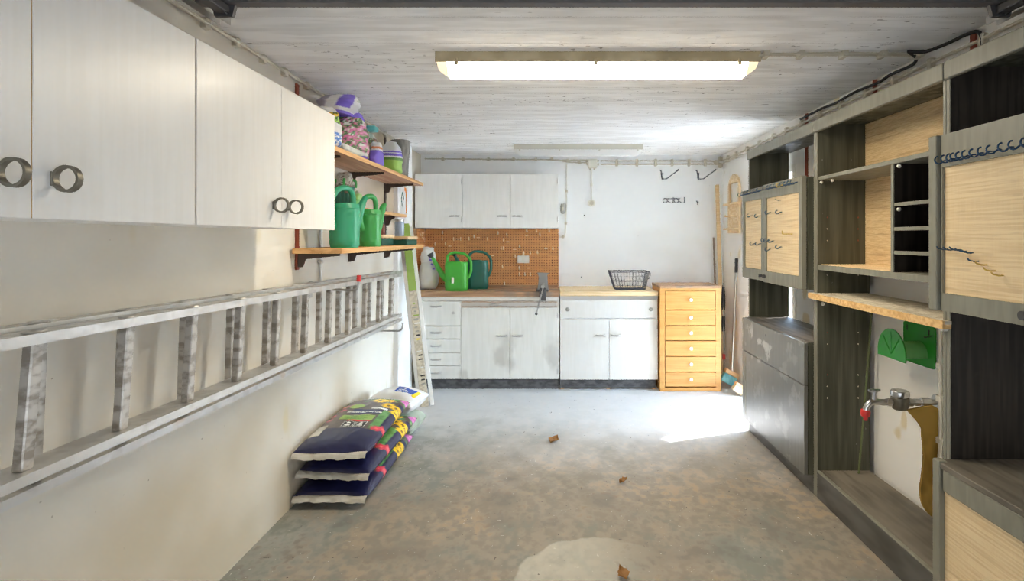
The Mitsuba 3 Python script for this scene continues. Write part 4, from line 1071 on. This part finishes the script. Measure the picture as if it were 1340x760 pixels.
# ------------------------------------------------------------------ soil bags
def pillow(L, W, H, color, seed=0, nu=90, nv=48, wr=.010, pu=4, pv=3.2, flat=.75):
    """returns (mesh, colours, top height function) - y along the length from 0 to L, x across"""
    u = np.linspace(0, 1, nu); v = np.linspace(0, 1, nv)
    def thick(uu, vv):
        return H * np.clip(1 - np.abs(2 * uu - 1) ** pu, 0, 1) ** .5 * np.clip(1 - np.abs(2 * vv - 1) ** pv, 0, 1) ** .5
    def wrn(x, y):
        q = np.stack([x * 6 + seed * 3, y * 4, np.zeros_like(x)], -1)
        w = meshkit.fbm(q, 3, seed) - .5
        q2 = np.stack([x * 24, y * 9 + seed, np.zeros_like(x)], -1)
        return w * wr * 1.6 + (meshkit.fbm(q2, 2, seed + 5) - .5) * wr * .7
    U, Vv = np.meshgrid(u, v, indexing='ij')
    pinch = 1 - .06 * (1 - np.abs(2 * U - 1) ** 2) * 0
    X = (Vv - .5) * W * pinch; Y = U * L
    Tk = thick(U, Vv)
    w = wrn(X, Y) * (Tk / H)
    top = H / 2 + Tk * .5 + w
    bot = H / 2 - Tk * .5
    Vt = np.stack([X, Y, top], -1).reshape(-1, 3)
    Vb = np.stack([X, Y, bot], -1).reshape(-1, 3)
    F = []
    idx = np.arange(nu * nv).reshape(nu, nv)
    a, b, c, d = idx[:-1, :-1].ravel(), idx[1:, :-1].ravel(), idx[1:, 1:].ravel(), idx[:-1, 1:].ravel()
    Ft = np.vstack([np.stack([a, d, c], 1), np.stack([a, c, b], 1)])
    Fb = np.vstack([np.stack([a, c, d], 1), np.stack([a, b, c], 1)]) + nu * nv
    col = color(X.ravel() / W + .5, Y.ravel() / L, True)
    colb = color(X.ravel() / W + .5, Y.ravel() / L, False)
    m = trimesh.Trimesh(np.vstack([Vt, Vb]), np.vstack([Ft, Fb]), process=False)
    def topz(x, y):
        return H / 2 + thick(y / L, x / W + .5) * .5 + wrn(x, y) * (thick(y / L, x / W + .5) / H)
    return m, np.vstack([col, colb]), topz
def flower(col, U, V, cu, cv, R, petal, centre, n=8, asp=2.1):
    du, dv = (U - cu), (V - cv) * asp
    r = np.hypot(du, dv); th = np.arctan2(dv, du)
    m = r < R * (.62 + .38 * np.abs(np.cos(n / 2 * th)))
    col[m] = petal
    col[r < R * .28] = centre
def soil_color(seed):
    def f(U, V, top):
        # U across (0 wall side .. 1 room side), V along (0 near .. 1 far)
        q = np.stack([U * 22, V * 40, np.full_like(U, seed)], -1)
        n = meshkit.fbm(q, 3, seed)[:, None]
        soil = np.array([.055, .040, .032]) * (1 - n) + np.array([.13, .10, .085]) * n
        navy = np.array([.012, .013, .055]) * (.8 + .5 * n)
        col = np.where((V < .25)[:, None], navy, soil)
        g = (U > .80) & (V > .28) & (V < .62)
        leaf = np.array([.03, .12, .025]) * (1 - n) + np.array([.17, .40, .13]) * n
        col = np.where(g[:, None], leaf, col)
        g = (V > .80) & (U > .35)
        col = np.where((g & (n[:, 0] > .5))[:, None], leaf * .7, col)
        band = (U > .93) & (V < .82)
        col = np.where(band[:, None], navy, col)
        pn = np.array([.55, .03, .07])
        for cu, cv, R in ((.90, .30, .085), (.985, .33, .07)):
            flower(col, U, V, cu, cv, R, pn, np.array([.75, .10, .10]), 6)
        for cu, cv, R in ((.60, .84, .13), (.74, .86, .10), (.80, .74, .12), (.93, .72, .10), (.97, .64, .09)):
            flower(col, U, V, cu, cv, R, np.array([.85, .52, .012]), np.array([.13, .06, .012]), 12)
        for cu, cv in ((.99, .90), (.93, .93), (.97, .95)):
            flower(col, U, V, cu, cv, .07, np.array([.55, .12, .42]), np.array([.7, .3, .5]), 10)
        for cu, cv in ((.10, .52), (.17, .62), (.13, .70), (.22, .72), (.28, .69), (.12, .42)):
            flower(col, U, V, cu, cv, .06, np.array([.48, .07, .16]) if cu < .2 else np.array([.40, .10, .30]), np.array([.6, .25, .05]), 9)
        flower(col, U, V, .12, .72, .05, np.array([.70, .22, .05]), np.array([.5, .3, .1]), 9)
        return col
    return f
def drape(mesh, topz, off=.0012):
    v = mesh.vertices.copy()
    v[:, 2] = topz(v[:, 0], v[:, 1]) + off + v[:, 2]
    return trimesh.Trimesh(v, mesh.faces, process=False)
def flatpatch(x0, x1, y0, y1, n=10):
    xs, ys = np.linspace(x0, x1, n), np.linspace(y0, y1, n)
    X, Y = np.meshgrid(xs, ys, indexing='ij')
    V = np.stack([X, Y, X * 0], -1).reshape(-1, 3)
    i = np.arange(n * n).reshape(n, n)
    a, b, c, d = i[:-1, :-1].ravel(), i[1:, :-1].ravel(), i[1:, 1:].ravel(), i[:-1, 1:].ravel()
    return trimesh.Trimesh(V, np.vstack([np.stack([a, b, c], 1), np.stack([a, c, d], 1)]), process=False)
names = ['navy flower soil bag lying on the floor at the bottom of the stack', 'navy flower soil bag in the middle of the stack on the floor', 'navy and brown soil bag with sunflowers and white lettering on top of the stack']
for i in range(3):
    L, W, H = .90, .375, .110
    m, col, topz = pillow(L, W, H, soil_color(i + 1), i + 1, wr=.012 if i == 2 else .007)
    ox, oy, oz, rz = [(-1.122, 2.91, 0.002, -.015), (-1.112, 2.93, .113, -.03), (-1.120, 2.90, .224, .012)][i]
    t = thing('soil_bag', names[i], 'soil bag')
    P = lambda mm: xf(mm, rz=rz, at=(ox, oy, oz))
    part(t, 'bag', P(m), m_vcol, True, color=col)
    def flap(y, s):
        n = 30
        xs = np.linspace(-W / 2 * .98, W / 2 * .98, n)
        z0 = H / 2 + .0015 * np.sin(xs * 40 + i) + .004 * np.cos(xs * 9 + 2 * i)
        V = []
        for j, (dy, dz) in enumerate(((.012, .003), (-.012, .001), (-.024, -.010), (-.026, -.020))):
            wob = .0025 * np.sin(xs * 75 + j + i * 2) + .0015 * np.sin(xs * 190 + i)
            V.append(np.stack([xs, np.full(n, y) + s * (-dy) + 0 * wob, z0 + dz + wob * (j > 1)], 1))
        V = np.vstack(V)
        F = []
        for j in range(3):
            for k in range(n - 1):
                a, b, c, d = j * n + k, j * n + k + 1, (j + 1) * n + k + 1, (j + 1) * n + k
                F += [[a, b, c], [a, c, d]]
        lo = trimesh.Trimesh(V, F, process=False)
        lo2 = lo.copy(); lo2.vertices[:, 2] -= .002; lo2.invert()
        return cat([lo, lo2])
    part(t, 'seam', P(flap(0, -1)), m_silver, 40, label='pale silver welded seam')
    if i == 2:
        def pr(name, mesh, mat, lab=None):
            part(t, name, P(drape(mesh, topz)), mat, label=lab)
        part(t, 'lettering_panel', P(drape(flatpatch(-.06, .115, .475, .55), topz)), m_navy)
        tx = meshkit.text_mesh('Blumenerde', .026, .0008, True)
        tx = xf(tx, at=(-.085, .49, 0))
        part(t, 'lettering', P(drape(tx, topz, .002)), m_wprint, label='white lettering')
        pr('brand_panel', flatpatch(.035, .13, .565, .595), m_wprint)
        tx = xf(meshkit.text_mesh('TOOM', .012, .0006, True), at=(.055, .574, 0)); 
        pr('round_badge', xf(trimesh.creation.cylinder(.045, .0005, sections=24), at=(-.06, .61, 0)), m_lime)
        pr('green_panel', flatpatch(-.085, .10, .355, .445), m_lime)
        for q in range(4):
            part(t, 'fine_print', P(drape(flatpatch(-.07, .05 + .02 * (q % 2), .37 + q * .017, .375 + q * .017), topz, .002)), m_leafgreen)
        pr('pink_panel', flatpatch(-.03, .095, .33, .352), m_red)
        for q in range(2):
            x0 = -.035 + q * .067
            pr('icon_panel', flatpatch(x0, x0 + .06, .235, .318), m_blackprint)
            part(t, 'icon_frame', P(drape(cat([flatpatch(x0, x0 + .06, .235, .239), flatpatch(x0, x0 + .06, .314, .318), flatpatch(x0, x0 + .003, .235, .318), flatpatch(x0 + .057, x0 + .06, .235, .318)]), topz, .002)), m_wprint)
            part(t, 'icon', P(drape(cat([flatpatch(x0 + .018, x0 + .040, .285, .305), flatpatch(x0 + .014, x0 + .046, .252, .268)]), topz, .002)), m_wprint)
        pr('code_panel', flatpatch(-.165, -.105, .13, .27), m_silver)
def white_color(U, V, top):
    q = np.stack([U * 6, V * 6, U * 0], -1)
    n = meshkit.fbm(q, 2, 3)[:, None]
    return np.array([.66, .65, .63]) * (1 - n) + np.array([.8, .8, .79]) * n
m, col, topz = pillow(.32, .34, .15, white_color, 9, 40, 40, .02, 3, 3)
t = thing('fertilizer_bag', 'white plastic bag with a blue and yellow label lying behind the top soil bag', 'bag')
P = lambda mm: xf(mm, rz=-.16, at=(-1.105, 3.835, .166))
part(t, 'bag', P(m), m_vcol, True, color=col)
part(t, 'label_panel', P(drape(flatpatch(.0, .135, .10, .20), topz, .0015)), m_blueprint)
part(t, 'label_band', P(drape(flatpatch(.0 + .135, .155, .08, .21), topz, .0015)), m_yellow)
for q in range(3):
    part(t, 'print_line', P(drape(flatpatch(.02, .10 - .02 * q, .115 + q * .026, .125 + q * .026), topz, .0025)), m_wprint)
m, col, topz = pillow(.34, .33, .16, lambda U, V, top: np.array([.34, .38, .30]) + .12 * (meshkit.fbm(np.stack([U * 9, V * 9, U * 0], -1), 2, 4)[:, None] - .5), 12, 36, 36, .015, 3, 3)
t = thing('fertilizer_bag', 'pale green bag on the floor under the white bag behind the stack', 'bag')
part(t, 'bag', xf(m, rz=-.1, at=(-1.11, 3.84, .002)), m_vcol, True, color=col)

# ------------------------------------------------------------------ things on the left shelves
def upright(cx, cy, z0, w, d, h, colf, seed, top=.6, lean=(0, 0), nu=48, nv=40, prof=None, rough=.25):
    """a standing soft bag with vertex colours from colf(angle 0-1, height 0-1, noise)"""
    u = np.arange(nu) * 2 * np.pi / nu
    V, C = [], []
    for i in range(nv + 1):
        t_ = i / nv
        s = np.interp(t_, *(prof or ([0, .015, .1, .45, .8, .93, .99, 1.0], [0.0, .75, .95, 1.0, .86, top, top * .9, 0.0])))
        n = meshkit.fbm(np.stack([np.cos(u) * 1.6 + seed, np.sin(u) * 1.6, np.full(nu, t_ * 3.5)], 1), 3, seed) - .5
        k = s * (1 + n * (rough + .5 * max(0, t_ - .7)))
        flat = np.interp(t_, [0, .6, 1], [1, .8, .25])
        V.append(np.stack([cx + lean[0] * t_ + w * k * np.sign(np.cos(u)) * np.abs(np.cos(u)) ** .7, cy + lean[1] * t_ + d * flat * k * np.sign(np.sin(u)) * np.abs(np.sin(u)) ** .7, z0 + h * np.clip((t_ - .015) / .985, 0, 1) * (1 + .06 * n)], 1))
        nn = meshkit.fbm(np.stack([np.cos(u) * 7 + seed, np.sin(u) * 7, np.full(nu, t_ * 16)], 1), 3, seed + 3)
        C.append(colf(u / (2 * np.pi), np.full(nu, t_), nn))
    V = np.vstack(V)
    F = []
    for i in range(nv):
        for j in range(nu):
            a, b, c, e = i * nu + j, i * nu + (j + 1) % nu, (i + 1) * nu + (j + 1) % nu, (i + 1) * nu + j
            F += [[a, b, c], [a, c, e]]
    return trimesh.Trimesh(V, F, process=False), np.vstack(C)
def bands(stops, mixn=None):
    def f(a, t_, n):
        col = np.zeros((len(a), 3))
        for z, c in stops:
            col[t_ >= z] = c
        if mixn:
            for (z0, z1, lo, c) in mixn:
                col[(t_ >= z0) & (t_ < z1) & (n > lo)] = c
        return col
    return f
WH, PU, GR, PK, BR, BL = (.78, .78, .80), (.20, .13, .62), (.13, .26, .07), (.50, .12, .26), (.10, .07, .05), (.10, .22, .60)
T0 = 1.801
m, col = upright(-1.14, 2.86, T0, .085, .09, .20, bands([(0, BL), (.35, WH), (.6, (.30, .55, .08)), (.75, (.75, .45, .06)), (.85, WH)], [(.0, .35, .52, WH), (.6, .85, .55, (.05, .09, .03))]), 21)
solo('seed_bag', m, m_vcol, 'blue and white bag with green top, nearest the white cabinet on the top shelf', 'bag', smooth=True, color=col)
def flower_bag(a, t_, n):
    col = np.tile(np.array(GR), (len(a), 1))
    r2 = meshkit.noise(np.stack([np.cos(a * 6.283) * 9, np.sin(a * 6.283) * 9, t_ * 14], 1), 77)
    col[n > .50] = PK
    col[n < .42] = (.06, .10, .05)
    col[r2 > .70] = (.60, .62, .54)
    col[(n > .62)] = (.62, .25, .42)
    col[(a > .50) & (a < .735)] = PU
    col[t_ < .10] = PU
    col[(t_ > .82)] = PU
    return col
m, col = upright(-1.185, 3.28, T0, .108, .235, .265, flower_bag, 22, .85, (.005, 0), 72, 48, ([0, .015, .1, .5, .85, .95, .99, 1.0], [0.0, .8, 1.0, 1.0, .95, .8, .6, 0.0]), .3)
t = thing('soil_bag', 'large purple soil bag with pink flower print, folded over on the top shelf', 'soil bag')
part(t, 'bag', m, m_vcol, True, color=col)
def mouth(a, t_, n):
    col = np.tile(np.array(WH), (len(a), 1))
    col[(a > .45) & (a < .72)] = (.42, .40, .50)
    col[(a > .78) & (a < .95) & (t_ > .3)] = PU
    col[t_ < .2] = PU
    col[(n > .6) & (t_ > .5) & (a < .2)] = (.30, .42, .22)
    return col
m, col = upright(-1.20, 3.20, T0 + .215, .10, .15, .115, mouth, 27, .5, (.05, -.05), 48, 30, ([0, .02, .2, .5, .8, .95, 1.0], [0, .85, .8, .95, 1.0, .8, 0.0]), .5)
part(t, 'folded_top', m, m_vcol, True, color=col, label='white and purple folded-over bag mouth')
m, col = upright(-1.225, 3.78, T0, .08, .19, .235, bands([(0, (.5, .42, .45)), (.10, BR), (.85, (.6, .6, .55))], [(.1, .85, .48, (.28, .12, .09)), (.1, .85, .56, GR), (.1, .85, .66, (.6, .6, .5))]), 23)
solo('soil_bag', m, m_vcol, 'brown and green bark bag on the top shelf behind the purple packet', 'soil bag', smooth=True, color=col)
def lying(cx, cy, z0, L, W, H, colf, seed, rz=0):
    m, col, tz = pillow(L, W, H, colf, seed, 36, 28, .02, 3, 3)
    return xf(m, rz=rz, at=(cx, cy, z0)), col
m, col = lying(-1.083, 2.92, T0, .36, .04, .045, lambda U, V, top: np.array([.58, .60, .56]) + .25 * (meshkit.fbm(np.stack([U * 5, V * 12, U * 0], -1), 2, 31)[:, None] - .5), 31, .0)
solo('plastic_bag', m, m_vcol, 'pale empty plastic bag lying along the front edge of the top shelf', 'bag', smooth=True, color=col)
m, col = upright(-1.105, 3.62, T0, .035, .085, .15, bands([(0, PU), (.62, WH), (.70, (.75, .28, .12)), (.78, WH)]), 24, .8)
solo('seed_bag', m, m_vcol, "purple and white packet with orange stripe at the front of the top shelf", 'packet', smooth=True, color=col)
m, col = upright(-1.15, 4.10, T0, .075, .10, .235, bands([(0, (.20, .45, .05)), (.06, (.32, .55, .10)), (.42, (.13, .26, .07)), (.5, WH), (.55, PU), (.62, WH), (.64, PU), (.70, WH)]), 25, .55)
solo('fertilizer_bag', m, m_vcol, 'white and lime bag with purple stripes on the top shelf beside the roll', 'bag', smooth=True, color=col)
solo('seed_box', bx(-1.20, -1.14, 3.70, 3.78, T0 + .236, T0 + .27, .006), m_cyan, 'small turquoise packet lying on the bark bag on the top shelf', 'packet')
t = thing('mat_roll', 'grey rolled mat standing upright at the far end of the top shelf', 'roll')
part(t, 'roll', lathe([(.0, 0), (.058, 0), (.062, .10), (.075, .285), (.068, .29), (.05, .285), (.045, .2), (0, .2)], 28, (-1.165, 4.40, T0)), m_mat, 40)
# middle shelf
t = thing('flower_pot', 'dark green fluted pot with foil and green ribbon on the middle shelf', 'flower pot')
a = np.arange(64) * 2 * np.pi / 64
def fl_ring(r, z):
    k = r * (1 + .05 * np.cos(a * 14))
    return np.stack([k * np.cos(a), k * np.sin(a), np.full(64, z)], 1)
prof = [(.001, 0), (.044, 0), (.047, .004), (.054, .10), (.056, .105), (.056, .112), (.051, .112), (.047, .06), (.001, .06)]
V = np.vstack([fl_ring(r, z) for r, z in prof]) + np.array([-1.262, 3.50, 1.547])
F = []
for i in range(len(prof) - 1):
    for j in range(64):
        q = [i * 64 + j, i * 64 + (j + 1) % 64, (i + 1) * 64 + (j + 1) % 64, (i + 1) * 64 + j]
        F += [[q[0], q[1], q[2]], [q[0], q[2], q[3]]]
part(t, 'pot', trimesh.Trimesh(V, F, process=False), m_teal, 40)
m, col = upright(-1.262, 3.50, 1.61, .053, .055, .14, bands([(0, (.10, .10, .07)), (.5, (.5, .5, .47))], [(.3, 1, .5, (.62, .62, .6)), (.3, 1, .6, (.10, .07, .05)), (.3, 1, .66, (.7, .7, .68))]), 41, .8)
part(t, 'foil', m, m_vcol, True, color=col, label='crumpled silver foil wrap')
for k in range(5):
    an = k * 1.25
    c = np.array([-1.262 + .038 * math.cos(an), 3.50 + .038 * math.sin(an), 1.66])
    loop = [c, c + (.015 * math.cos(an), .015 * math.sin(an), .04), c + (.03 * math.cos(an), .03 * math.sin(an), .03), c + (.03 * math.cos(an), .03 * math.sin(an), -.005)]
    part(t, 'ribbon', tube(smoothline(loop, 4), .007, 6), m_can2, 40, label='green ribbon')
m, col = upright(-1.262, 3.72, 1.547, .03, .07, .11, bands([(0, (.12, .42, .10)), (.5, (.35, .62, .22)), (.8, (.6, .7, .5))]), 43, .3)
solo('seed_bag', m, m_vcol, 'small light green packet beside the fluted pot on the middle shelf', 'packet', smooth=True, color=col)
# lower shelf
for (x0, x1, y0, y1, z0, z1, lab) in ((-1.27, -1.16, 3.92, 4.20, 1.3015, 1.355, 'dark green box with tan lid next to the mid-green watering can'),
                                     (-1.20, -1.075, 4.27, 4.56, 1.3015, 1.345, 'longer dark green box with tan lid at the far end of the lower shelf')):
    t = thing('storage_box', lab, 'box')
    part(t, 'body', bx(x0, x1, y0, y1, z0, z1 - .002, .006), m_darkgreenbox)
    part(t, 'lid', bx(x0 - .005, x1 + .005, y0 - .005, y1 + .005, z1 - .002, z1 + .022, .005), m_pine, label='tan lid')
t = thing('jar', 'small red-brown jar on the tan box lid on the lower shelf', 'jar')
part(t, 'body', lathe([(0, 0), (.022, 0), (.024, .01), (.024, .065), (.018, .075), (0, .075)], 18, (-1.225, 4.13, 1.378)), m_jarbrown, 40)
part(t, 'lid', lathe([(.0, .075), (.021, .075), (.021, .09), (0, .09)], 18, (-1.225, 4.13, 1.378)), m_blackp, 40)
t = thing('jar', 'pale blue glass jar on the far tan box lid on the lower shelf', 'jar')
part(t, 'body', lathe([(0, 0), (.032, 0), (.035, .01), (.035, .10), (.030, .11), (0, .11)], 20, (-1.16, 4.36, 1.368)), m_jarblue, 40)
part(t, 'lid', lathe([(0, .11), (.033, .11), (.033, .125), (0, .125)], 20, (-1.16, 4.36, 1.368)), m_steel, 40)

# ------------------------------------------------------------------ dry leaves on the floor
def leaf(x, y, s, rz, seed):
    r_ = np.random.default_rng(seed)
    n = 9
    us = np.linspace(0, 1, n)
    V, F = [], []
    for i, u_ in enumerate(us):
        w = s * .34 * math.sin(math.pi * min(1, u_ ** .8 + .02)) * (1 + .35 * (i % 2))
        for j in (-1, 0, 1):
            V.append((s * (u_ - .5), j * w, .006 + .010 * abs(j) * (1 + r_.random()) + .012 * u_ * u_))
    for i in range(n - 1):
        for j in range(2):
            a_, b_, c_, d_ = i * 3 + j, (i + 1) * 3 + j, (i + 1) * 3 + j + 1, i * 3 + j + 1
            F += [[a_, b_, c_], [a_, c_, d_]]
    m = trimesh.Trimesh(V, F, process=False)
    m2 = m.copy(); m2.vertices[:, 2] -= .0012; m2.invert()
    return xf(cat([m, m2]), rz=rz, at=(x, y, 0))
for x, y, s_, lab in ((0.0, 3.86, .085, 'dry brown curled leaf lying in the middle of the floor'), (.382, 3.207, .05, 'small orange-brown leaf on the floor in front of the sunlit patch'), (.275, 2.315, .06, 'dry brown leaf on the floor nearest the foreground')):
    solo('dry_leaf', leaf(x, y, s_, random.uniform(0, 3), int(s_ * 1000)), m_leafdry, lab, 'leaf', smooth=40)
